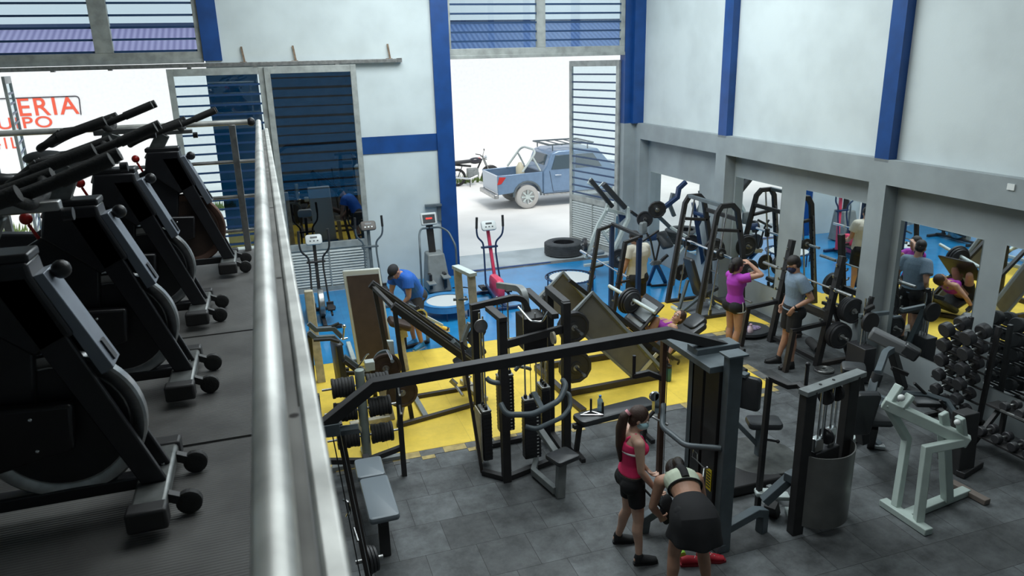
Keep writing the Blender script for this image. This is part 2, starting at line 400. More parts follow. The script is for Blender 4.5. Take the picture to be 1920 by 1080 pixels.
# tinted sheet behind the right part of the louvre door
MB().bb(-.90, .0, YF-.085, YF-.079, 1.1, 4.37).build('tinted_sheet', GBLUE, COL.objects['door_1'], smooth=False)
MB().bb(.25, 1.72, YF-.10, YF-.085, 1.06, 1.95).build('dark_glass_backing', mat('dark_backing_sheet', (.015, .014, .016), .4), COL.objects['door_2'], smooth=False)  # sheet added behind the glass to turn its lower part near black
lb_ = MB()
for k in range(13): lb_.bb(.24, 1.72, YF-.12, YF-.10, 2.15+k*.178-.013-(k % 3)*.01, 2.15+k*.178+.013)
lb_.build('louver_bars', LVB, COL.objects['door_2'], smooth=False)
# leaf swung outward at the right opening
pA = g(1166, 468); pB = g(1047, 447)
door_panel('door_3', (7.22, 17.35), (7.66, 15.52), 0.02, 4.45, 1.22, GLS)
door_panel('door_4', (-4.25, YF+.3), (-4.6, YF+2.0), 0.02, 4.45, 1.22, GLS)
# track with brackets
t = thing('door_track', 'long dull metal sliding door track on the front wall', 'door track', (-.7, YF-.06, 4.56))
tm = MB(); tm.bb(-5, 2.73, YF-.12, YF-.04, 4.525, 4.585); tm.bb(-5, 2.73, YF-.125, YF-.118, 4.52, 4.59); tm.build('rail', STL, t, bev=.003)
MB().bb(2.66, 2.75, YF-.13, YF-.0, 4.52, 4.60).build('end_cap', STL, t)
RST = mat('rusty_steel', (.25, .17, .11), .7, noise=.5, nscale=20)
for bx_ in (-.225, .70, 2.50):
    b_ = MB(); b_.bar((bx_-.0, YF-.03, 4.87), (bx_+.03, YF-.05, 4.60), .035, .012); b_.bb(bx_-.05, bx_+.07, YF-.1, YF-.01, 4.585, 4.60); b_.build('bracket', RST, t)
for bx_ in (-.05, .3, 1.45, -1.2, -2.5, -3.4):
    MB().bb(bx_, bx_+.07, YF-.135, YF-.05, 4.50, 4.535).build('roller', STL, t)
# ---- outside ----
struct('trim_11', MB().bb(-40, 40, YF+.25, 60, -.3, -.03), mat('pale_concrete_ground', (.80, .79, .76), .9, noise=.12, nscale=.6))
struct('trim_12', MB().bb(3.2, 8.6, YF+.0, YF+1.6, -.2, -.012), mat('doorstep_concrete', (.45, .50, .52), .8, noise=.25, nscale=1.5))
struct('trim_13', MB().bb(3.745, 5.95, YF+.13, YF+.19, 0, .012), BLU)
SIGNW = mat('white_street_wall', (.80, .80, .80), .9, noise=.05)
sw = MB().bb(-40, 34, 34, 34.3, -.1, 4.9).build('street_wall', SIGNW, smooth=False); tag(sw, 'long white painted wall across the street with red lettering', 'wall')
REDP = mat('red_sign_paint', (.75, .10, .05), .7); BKP = mat('black_sign_line', (.03, .03, .04), .7)
a = yy(92, 198, 34); text('red_lettering', 'ERIA', .96, REDP, (a.x-.06, 33.985, a.z-.06), (1,0,0), (0,0,1), sw, sx=1.0, bold=.009)
text('red_lettering', 'FERRET', 1.02, REDP, (a.x-3.7, 33.985, a.z-.06), (1,0,0), (0,0,1), sw) if False else None
a = yy(50, 231, 34); text('small_red_lettering', 'UIPO', .60, REDP, (a.x-.05, 33.985, a.z), (1,0,0), (0,0,1), sw, sx=1.3, bold=.01)
a = yy(5, 270, 34); text('small_red_lettering', '-41L', .62, REDP, (a.x, 33.985, a.z), (1,0,0), (0,0,1), sw)
a = yy(40, 183, 34); b = yy(148, 180, 34); c_ = yy(152, 215, 34)
MB().tube([(a.x-6, 33.985, b.z), (b.x, 33.985, b.z), (c_.x, 33.985, c_.z)], .02, fil=.15).build('sign_outline', BKP, sw)
# shed roof across the street, seen through the upper windows
def corr_mat(name, c1, c2):
    m = bpy.data.materials.new(name); m.use_nodes = True; nt = m.node_tree; b = nt.nodes['Principled BSDF']
    tc = nt.nodes.new('ShaderNodeTexCoord'); wv = nt.nodes.new('ShaderNodeTexWave'); wv.bands_direction = 'X'; wv.inputs['Scale'].default_value = 1.3
    nt.links.new(tc.outputs['Object'], wv.inputs['Vector']); mx = nt.nodes.new('ShaderNodeMix'); mx.data_type = 'RGBA'
    mx.inputs[6].default_value = (*c1, 1); mx.inputs[7].default_value = (*c2, 1); nt.links.new(wv.outputs['Fac'], mx.inputs[0]); nt.links.new(mx.outputs[2], b.inputs['Base Color'])
    b.inputs['Roughness'].default_value = .6; return m
CORR = corr_mat('purple_corrugated_sheet', (.17, .15, .30), (.30, .27, .45)); CORB = corr_mat('blue_corrugated_sheet', (.04, .09, .24), (.10, .17, .36))
for (x0, x1, mm, lab) in ((-14, 6, CORR, 'purple corrugated shed roof seen through the left upper window'), (6.2, 24, CORB, 'blue corrugated shed roof seen above the street entrance')):
    t = thing('shed_roof', lab, 'roof', (x0, 34.5, 4.9))
    MB().hexa([(x0,34.0,4.9),(x1,34.0,4.9),(x1,37,6.0),(x0,37,6.0),(x0,34.0,4.96),(x1,34.0,4.96),(x1,37,6.28),(x0,37,6.28)]).build('sheet', mm, t, smooth=False)
    MB().bb(x0, x1, 36.9, 37.2, 6.1, 6.42).build('ridge', mat('dark_blue_ridge', (.02, .04, .10), .5), t, smooth=False)
GRS = mat('grass_green', (.16, .24, .07), .9, noise=.5, nscale=20)
gm = MB(); rg = random.Random(5)
for (x0, x1, y0, y1, n) in ((6.3, 8.6, 27.8, 28.6, 260), (-9, -5.0, 24.6, 25.4, 260), (-2.2, -1.2, 26, 27, 120)):
    for k in range(n):
        x, y = rg.uniform(x0, x1), rg.uniform(y0, y1); h = rg.uniform(.08, .3); a = rg.uniform(0, PI); dx, dy = .03*math.cos(a), .03*math.sin(a)
        gm.add([(x-dx, y-dy, -.03), (x+dx, y+dy, -.03), (x+dy*2, y+dx*2, h)], [(0,1,2)])
o = gm.build('grass_tufts', GRS, smooth=False); o['kind'] = 'stuff'; tag(o, 'thin green grass along the edge of the street', 'grass')
# ======================= MEZZANINE =======================
ZM = 3.05
def ribbed(name):
    m = bpy.data.materials.new(name); m.use_nodes = True; nt = m.node_tree; b = nt.nodes['Principled BSDF']; L = nt.links
    tc = nt.nodes.new('ShaderNodeTexCoord'); wv = nt.nodes.new('ShaderNodeTexWave'); wv.bands_direction = 'Y'; wv.inputs['Scale'].default_value = 22
    n = nt.nodes.new('ShaderNodeTexNoise'); n.inputs['Scale'].default_value = 3.5; n.inputs['Detail'].default_value = 7
    L.new(tc.outputs['Object'], wv.inputs['Vector']); L.new(tc.outputs['Object'], n.inputs['Vector'])
    mx = nt.nodes.new('ShaderNodeMix'); mx.data_type = 'RGBA'; mx.inputs[6].default_value = (.06, .058, .056, 1); mx.inputs[7].default_value = (.13, .128, .122, 1)
    mr = nt.nodes.new('ShaderNodeMapRange'); mr.inputs[1].default_value = .35; mr.inputs[2].default_value = .7
    L.new(n.outputs['Fac'], mr.inputs[0]); L.new(mr.outputs[0], mx.inputs[0]); L.new(mx.outputs[2], b.inputs['Base Color'])
    bp = nt.nodes.new('ShaderNodeBump'); bp.inputs['Strength'].default_value = .6; bp.inputs['Distance'].default_value = .004
    L.new(wv.outputs['Fac'], bp.inputs['Height']); L.new(bp.outputs[0], b.inputs['Normal']); b.inputs['Roughness'].default_value = .5
    return m
struct('floor_mezzanine', MB().bb(-7, .06, -3, 6.45, 2.75, ZM-.012), mat('mezzanine_concrete', (.2, .2, .2), .8))
RIB = ribbed('ribbed_black_rubber')
for i, (a, b) in enumerate(((-1.0, .45), (.46, 1.62), (1.63, 2.95), (2.96, 4.3), (4.31, 6.40))):
    tag(MB().bb(-4.5, -.08, a, b-.012, ZM-.011, ZM+.0).build('rubber_runner', RIB, smooth=False), 'ribbed black rubber runner on the mezzanine floor under the spin bikes', 'floor mat', 'rubber runners under the spin bikes')
GALV = mat('scuffed_white_steel', (.76, .76, .72), .42, .35, noise=.45, nscale=7)
GALD = mat('dirty_galvanised_steel', (.20, .195, .18), .6, .4, noise=.6, nscale=4)
t = thing('guard_rail', 'scuffed white steel guard rail along the mezzanine edge', 'railing', (0, 6.3, ZM))
MB().tube([(-.034, -1.2, 4.085), (-.034, 6.3, 4.085)], .021, 16).build('top_rail', GALV, t)
op = MB(); op.bb(.003, .031, -1.2, 6.3, 4.0, 4.035)
op.build('outer_rail', GALV, t, bev=.006)
MB().bb(-.020, .001, -1.2, 6.25, 4.022, 4.028).build('web_plate', GALD, t, smooth=False)
for py_ in (1.0, 1.75, 2.7, 3.7, 4.9): MB().lathe((-.006, py_, 4.0275), (0, 0, 1), [(0, .007), (.001, .007)], 12).build('rust_hole', mat('rust_dark', (.02, .015, .012), .8), t)
for py_ in (6.2, 3.2, .6): MB().bar((.0, py_, ZM-.2), (.0, py_, 4.02), .03).build('post', GALD, t)
t = thing('guard_rail', 'steel guard rail across the far end of the mezzanine, facing the street', 'railing', (-2, 6.3, ZM))
MB().tube([(-.10, 6.36, 4.085), (-4.5, 6.3, 4.085)], .022, 12).build('top_rail', GALV, t)
MB().ball((-.09, 6.36, 4.085), .034).build('corner_cap', BLK, t)
for px_ in (-.235, -1.9, -3.6): MB().bar((px_, 6.36, ZM), (px_, 6.36, 4.07), .05).build('post', STL, t, bev=.004)
for z in (3.22, 3.5, 3.78): MB().tube([(-.03, 6.36, z), (-4.5, 6.36, z)], .014, 8).build('cross_bar', STL, t)
# ======================= GENERIC PIECES =======================
_pl = {}
def plate(c, ax, r, t, label, group=None, m=IRN, n=28, name='weight_plate', hole=.026):
    key = (r, t, m.name, n)
    if key not in _pl:
        mb = MB(); h = t/2
        mb.lathe((0,0,0), (0,0,1), [(-h, hole), (-h, r*.36), (-h*.5, r*.38), (-h*.5, r*.8), (-h, r*.83), (-h, r*.97), (-h*.7, r), (h*.7, r), (h, r*.97), (h, r*.83), (h*.5, r*.8), (h*.5, r*.38), (h, r*.36), (h, hole)], n, ring=True)
        o = mb.build(name, m, smooth=True); _pl[key] = (o, [False])
        hb = MB().lathe((0,0,0), (0,0,1), [(-h*1.05, hole*.98), (-h*1.05, hole*1.7), (h*1.05, hole*1.7), (h*1.05, hole*.98)], 16, ring=True).build('hub_ring', STL, o)
    o, used = _pl[key]
    if used[0]: o = copy_tree(o)
    else: used[0] = True
    q = V(ax).normalized().to_track_quat('Z', 'Y'); o.rotation_mode = 'QUATERNION'; o.rotation_quaternion = q; o.location = V(c)
    return tag(o, label, 'weight plate', group)
def stack_plates(c, ax, specs, label, group, m=IRN, n=28, gap=.002):
    c = V(c); ax = V(ax).normalized(); d = 0
    for (r, t) in specs:
        plate(c+ax*(d+t/2), ax, r, t, label, group, m, n); d += t+gap
    return d
def bolt(mb, c, ax, r=.012, h=.008): mb.lathe(V(c), V(ax), [(0, r), (h, r)], 6)
def part(t, name, mb, m, bev=0, **k): return mb.build(name, m, t, bev=bev, **k)
# ======================= SPIN BIKES =======================
RIM = mat('worn_steel_rim', (.46, .47, .47), .28, .9, noise=.3, nscale=18)
RIMR = mat('rusty_steel_rim', (.22, .13, .10), .5, .6, noise=.45, nscale=10)
SHN = mat('satin_black_panel', (.022, .022, .026), .30, noise=.3)
GLO = mat('fork_face_highlight', (.24, .27, .32), .38, .3, noise=.25, nscale=5)  # paler than the black frame: highlight on the fork front put into the colour
SCF = mat('scuffed_stabiliser', (.20, .21, .205), .4, .5, noise=.5, nscale=14)
def bike(xs, yc, label, dz=0.0, rim=RIM, hx=0.0):
    t = thing('spin_bike', label, 'spin bike', (xs-.35, yc, ZM), 'spin bikes lined up on the mezzanine')
    def P(x, y, z): return V((xs+x, yc+y, ZM+z))
    # front stabiliser
    s = part(t, 'front_stabiliser', MB().box(P(0, 0, .075), (.11, .52, .05)), SCF, .012)
    for sy in (-.235, .235): MB().box(P(0, sy, .07), (.125, .07, .075)).build('end_cap', BLK2, s, bev=.01)
    for sy in (-.14, .14):
        MB().bar(P(.05, sy, .08), P(.10, sy, .055), .03, .03).build('wheel_bracket', BLK2, s)
        MB().lathe(P(.115, sy-.016, .045), (0,1,0), [(0,.018),(0,.036),(.004,.042),(.028,.042),(.032,.036),(.032,.018)], 20).build('transport_wheel', RUB, s)
    b_ = MB()
    for q in ((-.02,-.035),(-.02,.035),(.02,-.05)): bolt(b_, P(q[0], q[1]+.1, .10), (0,0,1), .008)
    b_.build('bolts', CHR, s)
    part(t, 'rear_stabiliser', MB().box(P(-1.15, 0, .075), (.11, .52, .05)), SCF, .012)
    # fork blades
    for sy in (-.06, .06):
        mb = MB(); mb.prism([P(-.34, sy-.014, .86), P(-.235, sy-.014, .86), P(.045, sy-.014, .10), P(-.035, sy-.014, .10)], (0, .028, 0))
        part(t, 'fork_blade', mb, SHN, .006)
    # neck and front face
    mb = MB(); mb.prism([P(-.43, -.074, .905), P(-.225, -.074, .905), P(-.22, -.074, .86), P(-.14, -.074, .66), P(-.26, -.074, .60), P(-.46, -.074, .78)], (0, .148, 0))
    part(t, 'neck', mb, SHN, .012)
    mb = MB(); mb.prism([P(-.225, -.06, .855), P(-.190, -.06, .865), P(-.050, -.06, .530), P(-.09, -.06, .51)], (0, .12, 0))
    f = part(t, 'front_face', mb, GLO, .003)
    mb = MB(); mb.prism([P(-.10, -.018, .61), P(-.079, -.018, .615), P(-.049, -.018, .545), P(-.07, -.018, .54)], (0, .036, 0)); mb.build('slot', BLK, f)
    part(t, 'neck_collar', MB().box(P(-.33, 0, .915), (.22, .13, .03)), BLK, .008)
    # main frame: big flat shroud running back to the crank and seat
    mb = MB(); mb.prism([P(-.46, -.045, .78), P(-.26, -.045, .64), P(-.30, -.045, .40), P(-.56, -.045, .22), P(-.88, -.045, .30), P(-.98, -.045, .62), P(-.78, -.045, .60)], (0, .09, 0))
    part(t, 'main_frame', mb, SHN, .012)
    mb = MB(); mb.prism([P(-.18, -.105, .44), P(-.50, -.105, .46), P(-.80, -.105, .42), P(-.82, -.105, .28), P(-.5, -.105, .22), P(-.20, -.105, .28)], (0, .05, 0))
    cg = part(t, 'chain_guard', mb, mat('chain_guard_black', (.013, .012, .014), .3), .012)
    b_ = MB()
    for (a, z) in ((-.3, .41), (-.45, .42), (-.62, .39), (-.3, .30)): b_.ball(P(a, -.107, z), .007, 8)
    b_.build('screws', CHR, cg)
    part(t, 'bottom_rail', MB().bar(P(-.02, 0, .085), P(-1.15, 0, .085), .06, .05), SHN, .008)
    part(t, 'seat_tube', MB().bar(P(-.9, 0, .12), P(-1.0, 0, .80), .06, .07), SHN, .008)
    part(t, 'seat_post', MB().bar(P(-1.0, 0, .78), P(-1.03, 0, .86), .04, .04), CHR)
    part(t, 'saddle', MB().ball(P(-1.06, 0, .90), .13, 18, (1.05, .75, .38)).ball(P(-.92, 0, .905), .07, 12, (1.6, .6, .5)), VIN)
    # flywheel
    fc = P(-.245, 0, .335)
    fw = part(t, 'flywheel', MB().lathe(fc-V((0,.02,0)), (0,1,0), [(0,.05),(0,.21),(-.004,.215),(-.008,.248),(0,.256),(.04,.256),(.048,.248),(.044,.215),(.04,.21),(.04,.2),(0,.2)], 56, ring=True), rim)
    MB().lathe(fc-V((0,.024,0)), (0,1,0), [(0,.0),(0,.205),(.048,.205),(.048,0)], 40).build('wheel_disc', IRNB if rim is RIMR else BLK, fw)
    MB().cyl(fc-V((0,.09,0)), fc+V((0,.09,0)), .018).build('axle', STL, fw)
    # crank and pedals
    ck = part(t, 'crank', MB().cyl(P(-.66, -.13, .33), P(-.66, .13, .33), .02).bar(P(-.66,-.12,.33), P(-.53,-.12,.24), .025, .015).bar(P(-.66,.12,.33), P(-.79,.12,.42), .025, .015), STL)
    for sy, a, z in ((-.17, -.53, .24), (.17, -.79, .42)):
        MB().box(P(a, sy, z), (.09, .09, .025)).tube([P(a+.05, sy-.045, z), P(a+.10, sy-.03, z+.05), P(a+.10, sy+.03, z+.05), P(a+.05, sy+.045, z)], .006, 6).build('pedal', BLK2, ck)
    # knobs
    part(t, 'adjust_knob', MB().cyl(P(-.225, 0, .835), P(-.175, 0, .85), .014).ball(P(-.155, -.0, .858), .03, 12), BLK)
    part(t, 'adjust_knob', MB().cyl(P(-.12, 0, 1.03+dz), P(-.09, 0, 1.03+dz), .02), BLK)
    part(t, 'brake_lever', MB().cyl(P(-.47, -.02, .75), P(-.505, -.02, .835), .007).ball(P(-.51, -.02, .86), .026, 12), RED)
    # slider and bars
    part(t, 'handlebar_post', MB().bar(P(-.42, 0, .84), P(-.31, 0, 1.05+dz), .05, .085), mat('scuffed_alloy_post', (.32, .34, .33), .35, .8, noise=.4, nscale=16), .006)
    part(t, 'slider', MB().bar(P(-.40, 0, 1.055+dz), P(-.12, 0, 1.06+dz), .045, .03), STL, .005)
    hb = MB(); z0 = .98+dz; P0 = P
    def P(x, y, z): return P0(x+hx, y, z)
    hb.tube([P(-.20, -.19, z0+.14), P(-.40, -.20, z0+.07), P(-.49, -.19, z0+.03), P(-.52, -.11, z0+.01), P(-.48, -.035, z0+.045), P(-.42, -.035, z0+.09)], .019, 12, fil=.06)
    hb.tube([P(-.20, .19, z0+.14), P(-.40, .20, z0+.07), P(-.49, .19, z0+.03), P(-.52, .11, z0+.01), P(-.48, .035, z0+.045), P(-.42, .035, z0+.09)], .019, 12, fil=.06)
    hb.tube([P(-.20, -.19, z0+.14), P(-.18, -.10, z0+.10), P(-.19, 0, z0+.09), P(-.18, .10, z0+.10), P(-.20, .19, z0+.14)], .018, 12, fil=.04)
    hb.tube([P(-.42, -.035, z0+.09), P(-.25, -.05, z0+.105), P(-.12, -.078, z0+.15), P(.05, -.078, z0+.215)], .018, 12, fil=.05)
    hb.tube([P(-.42, .035, z0+.09), P(-.25, .05, z0+.105), P(-.12, .078, z0+.15), P(.05, .078, z0+.215)], .018, 12, fil=.05)
    h = part(t, 'handlebar', hb, RUB)
    for sy in (-1, 1):
        MB().tube([P(-.17, .195*sy, z0+.15), P(-.40, .20*sy, z0+.075)], .025, 12).build('grip', RUB, h)
        MB().tube([P(.055, .078*sy, z0+.217), P(-.09, .078*sy, z0+.162)], .022, 12).build('grip', RUB, h)
    return t
bike(-.50, 2.58, 'spin bike nearest the camera, its fork and flywheel at the lower left of the photo')
bike(-.49, 3.60, 'second spin bike from the camera, with a bright steel flywheel rim', .02)
bike(-.49, 4.66, 'third spin bike from the camera, partly covered by the bars of the second', .07, RIM, -.13)
bike(-.36, 5.77, 'farthest spin bike, with a rust-brown flywheel next to the end railing', -.03, RIMR)

# ======================= CABLE CROSSOVER =======================
t = thing('cable_crossover', 'black and slate cable crossover with a long bent overhead beam spanning two towers', 'cable machine', (2.1, 5.5, 0))
yb = 5.5
part(t, 'overhead_beam', MB().poly([(.12, yb, 1.74), (.60, yb, 2.06), (3.24, yb, 2.13), (3.86, yb, 1.90)], .10, .085), BLK2, .004)
part(t, 'beam_bracket', MB().bb(3.5, 3.95, 5.42, 5.60, 1.87, 1.95), DGR, .006)
# right tower
part(t, 'tower_post', MB().bar((3.66, 5.10, 0), (3.66, 5.10, 2.0), .14, .09), DGR, .006)
part(t, 'top_cap', MB().bb(3.56, 3.76, 5.02, 5.18, 2.0, 2.02), DGR, .004)
part(t, 'inner_post', MB().bar((3.60, 5.60, .05), (3.60, 5.60, 1.88), .08, .10), DGR, .005)
part(t, 'rear_post', MB().bar((3.50, 6.02, 0), (3.50, 6.02, 1.84), .05, .06), mat('brown_guide_post', (.12, .065, .045), .4, .3, noise=.3), .004)
part(t, 'top_plate', MB().bb(3.46, 3.74, 5.15, 6.05, 1.83, 1.89), DGR, .005)
part(t, 'shroud', MB().bb(3.56, 3.60, 5.15, 5.36, .12, 1.83), mat('smoked_panel', (.022, .02, .02), .28), .003)
part(t, 'shroud', MB().bb(3.56, 3.60, 5.40, 5.58, .12, 1.83), MATS['smoked_panel'], .003)
part(t, 'weight_stack', MB().bb(3.63, 3.80, 5.25, 5.55, .1, .95), IRN, .003)
for yy_ in (5.30, 5.5): part(t, 'guide_rod', MB().cyl((3.72, yy_, .1), (3.72, yy_, 1.84), .012), CHR)
lbl = part(t, 'warning_label', MB().bb(3.552, 3.556, 5.17, 5.25, .62, .84), mat('yellow_sticker', (.75, .60, .02), .5), smooth=False)
lm_ = MB()
for k in range(6): lm_.bb(3.549, 3.552, 5.18, 5.24, .65+k*.03, .66+k*.03)
lm_.build('print', BLK, lbl, smooth=False)
part(t, 'handle_bar', MB().tube([(3.50, 5.98, 1.15), (3.34, 5.72, 1.06), (3.38, 5.35, 1.04), (3.60, 5.10, 1.10)], .028, 12, fil=.06), DGR)
for (a, b) in (((3.66, 5.10, .12), (4.22, 4.98, .30)), ): pass
part(t, 'foot', MB().poly([(3.72, 5.12, .22), (4.10, 5.20, .26), (4.20, 5.22, .22), (4.20, 5.22, 0)], .09, .08), DGR, .006)
part(t, 'foot', MB().poly([(3.5, 5.55, .20), (3.25, 5.60, .22), (3.14, 5.62, .15), (3.12, 5.62, 0)], .09, .08), DGR, .006)
part(t, 'base_beam', MB().bar((3.64, 5.05, .05), (3.54, 6.05, .05), .10, .08), DGR, .006)
pu = part(t, 'pulley_block', MB().box((3.42, 6.0, 1.18), (.05, .06, .22)).lathe((3.39, 5.97, 1.26), (0,1,0), [(0,.05),(.03,.05)], 20), CHR, .003)
MB().cyl((3.36, 5.98, 1.05), (3.45, 5.80, 1.02), .012).build('peg', STL, pu)
part(t, 'cable', MB().cyl((3.45, 5.85, .15), (3.45, 5.85, 1.84), .004, 8), BLK)
sp_ = yy(1308, 825, 5.3)
part(t, 'snap_hook', MB().tube([(3.42, 5.28, 1.03), (3.40, 5.26, .97), (3.44, 5.24, .93), (3.46, 5.27, .98)], .006, 8, closed=True).cyl((3.44, 5.24, .93), (3.50, 5.20, .86), .007).ball((3.52, 5.19, .87), .014).cyl((3.50, 5.21, .86), (3.46, 5.16, .80), .012), CHR)
# arm with upright grip pointing to the yellow mat
ga = g(1252, 735, 1.05)
part(t, 'side_arm', MB().poly([(3.50, 6.02, 1.42), (3.36, 6.06, 1.49), (3.22, 6.10, 1.46)], .05, .05), BLK2, .004)
part(t, 'side_grip', MB().cyl((3.22, 6.10, 1.44), (3.22, 6.10, 1.68), .018), BLK)
# left tower
part(t, 'tower_post', MB().bar((.44, 5.62, 0), (.30, 5.62, 1.72), .06, .06), BRN, .004)
part(t, 'top_plate', MB().poly([(.0, 5.62, 1.68), (.20, 5.56, 1.68), (.46, 5.50, 1.70)], .14, .05), DGR, .005)
part(t, 'top_plate', MB().bb(-.05, .30, 5.44, 5.56, 1.70, 1.80), DGR, .005)
part(t, 'rear_post', MB().bar((.10, 5.1, 0), (.0, 5.1, 1.72), .06, .06), BLK2, .004)
part(t, 'cable', MB().cyl((.36, 5.52, 0.1), (.24, 5.55, 1.68), .005, 8), BLK)
part(t, 'cable', MB().cyl((.44, 5.40, 0.1), (.30, 5.50, 1.68), .003, 8), CHR)
part(t, 'chrome_handle', MB().tube([g(644,938,.95), g(652,940,.95), g(656,960,.88), g(650,970,.85)], .013, 8, fil=.02), CHR)
part(t, 'chrome_handle', MB().tube([g(663,990,.75), g(671,1015,.68)], .014, 8), CHR)
part(t, 'base_beam', MB().bar((.44, 5.66, .04), (.05, 5.0, .04), .08, .07), BLK2, .005)
c = g(697, 1048, .32)
part(t, 'plate_holder_peg', MB().cyl(c-V((.14,0,0)), c+V((.10,0,0)), .02), STL)
for k in range(3): plate(c+V((-.03+k*.03,0,0)), (1,.15,0), .13-.01*k, .025, 'small black plate on a peg at the foot of the left crossover tower', 'plates at the foot of the left crossover tower')
# rope attachment on the tower (hangs from the pulley)
rp = MB(); rp.tube([(3.34, 5.93, 1.10), (3.27, 5.90, 1.06), (3.25, 5.90, .98), (3.25, 5.89, .84)], .018, 10, fil=.03, n=10) if False else rp.tube([(3.36, 5.93, 1.12), (3.28, 5.90, 1.08), (3.245, 5.90, .98), (3.24, 5.89, .84)], .019, 10)
ro = thing('triceps_rope', 'black triceps rope hanging from the right crossover tower', 'rope handle', (3.24, 5.9, .8))
part(ro, 'rope', rp, RUB); part(ro, 'stopper', MB().ball((3.24, 5.89, .82), .036, 12, (1,1,.8)), RUB)

# ======================= BENCH PRESS (front left) =======================
t = thing('bench_press', 'black bench press station with grey two-piece bench pad, at the lower left', 'bench', (.65, 6.8, 0))
part(t, 'bench_pad', MB().pad((.645, 7.03, .435), (.98,-.02,0), (.0,1,0), .29, .40, .07, .04), VGR)
part(t, 'bench_pad', MB().pad((.655, 6.44, .435), (1,0,0), (.0,1,0), .29, .76, .07, .04), VGR)
part(t, 'bench_spine', MB().bar((.65, 7.45, .36), (.65, 6.12, .36), .07, .06), BLK2, .004)
part(t, 'leg', MB().bar((.65, 6.22, .35), (.64, 6.14, 0), .10, .06), BLK2, .004)
for sx in (-1, 1):
    x = .64+sx*.43
    part(t, 'upright', MB().bar((x, 7.50, 0), (x-.0, 7.50, 1.16), .055, .06), BLK2, .004)
    part(t, 'cross_brace', MB().bar((.65+sx*.03, 7.46, .30), (x, 7.50, .36), .055, .06), BLK2, .004)
    part(t, 'bar_hook', MB().poly([(x, 7.47, 1.12), (x, 7.42, 1.03), (x, 7.38, 1.06)], .02, .02).poly([(x, 7.47, .90), (x, 7.42, .81), (x, 7.38, .84)], .02, .02), STL)
part(t, 'rear_leg', MB().bar((.65, 7.45, .36), (.65, 7.50, 0), .06, .06), BLK2, .004)

# ======================= PLATE TREE =======================
t = thing('plate_tree', 'grey round post weight tree loaded with small black rubber plates, behind the bench press', 'weight rack', (.70, 7.9, 0))
part(t, 'post', MB().lathe((.71, 7.9, 0), (0,0,1), [(0,.055),(1.17,.055),(1.20,.052),(1.205,.045)], 24), mat('sage_grey_paint', (.26, .30, .27), .5, noise=.15))
part(t, 'base', MB().bar((.3, 7.9, .03), (1.1, 7.9, .03), .08, .05).bar((.71, 7.55, .03), (.71, 8.25, .03), .08, .05), GRY, .006)
pegs = []
for z, sides in ((1.02, (-1, 1)), (.72, (-1, 1)), (.38, (-1, 1))):
    for sx in sides:
        L_ = .43
        part(t, 'peg', MB().cyl((.71+sx*.05, 7.9, z), (.71+sx*L_, 7.9, z), .014, 12), STL)
        n_ = 7; lab = {1.02: 'top', .72: 'middle', .38: 'bottom'}[z]
        stack_plates((.71+sx*.07, 7.9, z), (sx, 0, 0), [(.115-.004*(k % 3), .034) for k in range(n_)],
            'black ridged plate on the %s %s peg of the grey plate tree' % (lab, 'left' if sx < 0 else 'right'), 'plates on the %s %s peg' % (lab, 'left' if sx < 0 else 'right'), RUB, 20)

# ======================= CENTRAL MULTI STATION =======================
t = thing('multi_station', 'black four-stack cable station with a low padded seat, in the centre of the gym', 'multi gym', (2.5, 7.3, 0))
P4 = {'a': (2.13, 6.98), 'b': (2.93, 7.20), 'c': (1.93, 7.25), 'd': (2.98, 8.05), 'e': (2.33, 8.05)}
part(t, 'front_left_post', MB().bar((2.13, 6.98, 0), (2.13, 6.98, 1.93), .09, .10), BLK2, .005)
part(t, 'front_right_post', MB().bar((2.95, 7.22, 0), (2.95, 7.22, 1.93), .09, .09), BLK2, .005)
part(t, 'rear_right_post', MB().bar((2.98, 7.80, 0), (2.98, 7.80, 1.93), .08, .08), BLK2, .005)
part(t, 'rear_left_post', MB().bar((2.05, 7.75, 0), (2.05, 7.75, 1.80), .10, .10), BLK2, .005)
part(t, 'slim_post', MB().bar((1.92, 7.25, 0), (1.80, 7.45, 1.55), .035, .035), BRN, .003)
part(t, 'top_beam', MB().bar((2.96, 7.22, 1.90), (2.98, 7.84, 1.90), .09, .08), BLK2, .005)
part(t, 'top_beam', MB().bar((2.72, 6.95, 1.88), (2.75, 7.95, 1.88), .08, .06), BLK2, .005)
part(t, 'top_beam', MB().bar((2.13, 6.92, 1.93), (2.10, 7.35, 1.93), .09, .05), BLK2, .005)
part(t, 'cross_beam', MB().bar((2.13, 7.0, 1.62), (2.90, 7.22, 1.62), .05, .09), BLK2, .005)
part(t, 'lat_arm', MB().tube([(1.92, 7.45, 1.93), (2.45, 7.52, 1.96), (2.55, 7.5, 1.93), (2.6, 7.47, 1.80)], .045, 4, fil=.08), BLK2)
part(t, 'lat_arm', MB().tube([(2.60, 8.6, 1.78), (2.60, 7.75, 1.98), (2.60, 7.60, 1.96), (2.60, 7.55, 1.70)], .05, 4, fil=.1), GRY)
part(t, 'pulley_guard', MB().bb(2.45, 2.72, 7.2, 7.5, 1.42, 1.80), BLK2, .008)
part(t, 'pulley', MB().lathe((2.70, 7.0, 1.62), (1,0,0), [(0,.07),(.012,.06),(.024,.07)], 24), TAN)
part(t, 'pulley', MB().lathe((1.97, 7.22, 1.78), (0,1,0), [(0,.075),(.012,.065),(.024,.075)], 24), STL)
part(t, 'chrome_bracket', MB().tube([(2.42, 7.3, 1.92), (2.50, 7.12, 1.80), (2.62, 7.10, 1.78), (2.70, 7.10, 1.90)], .012, 8, fil=.03), CHR)
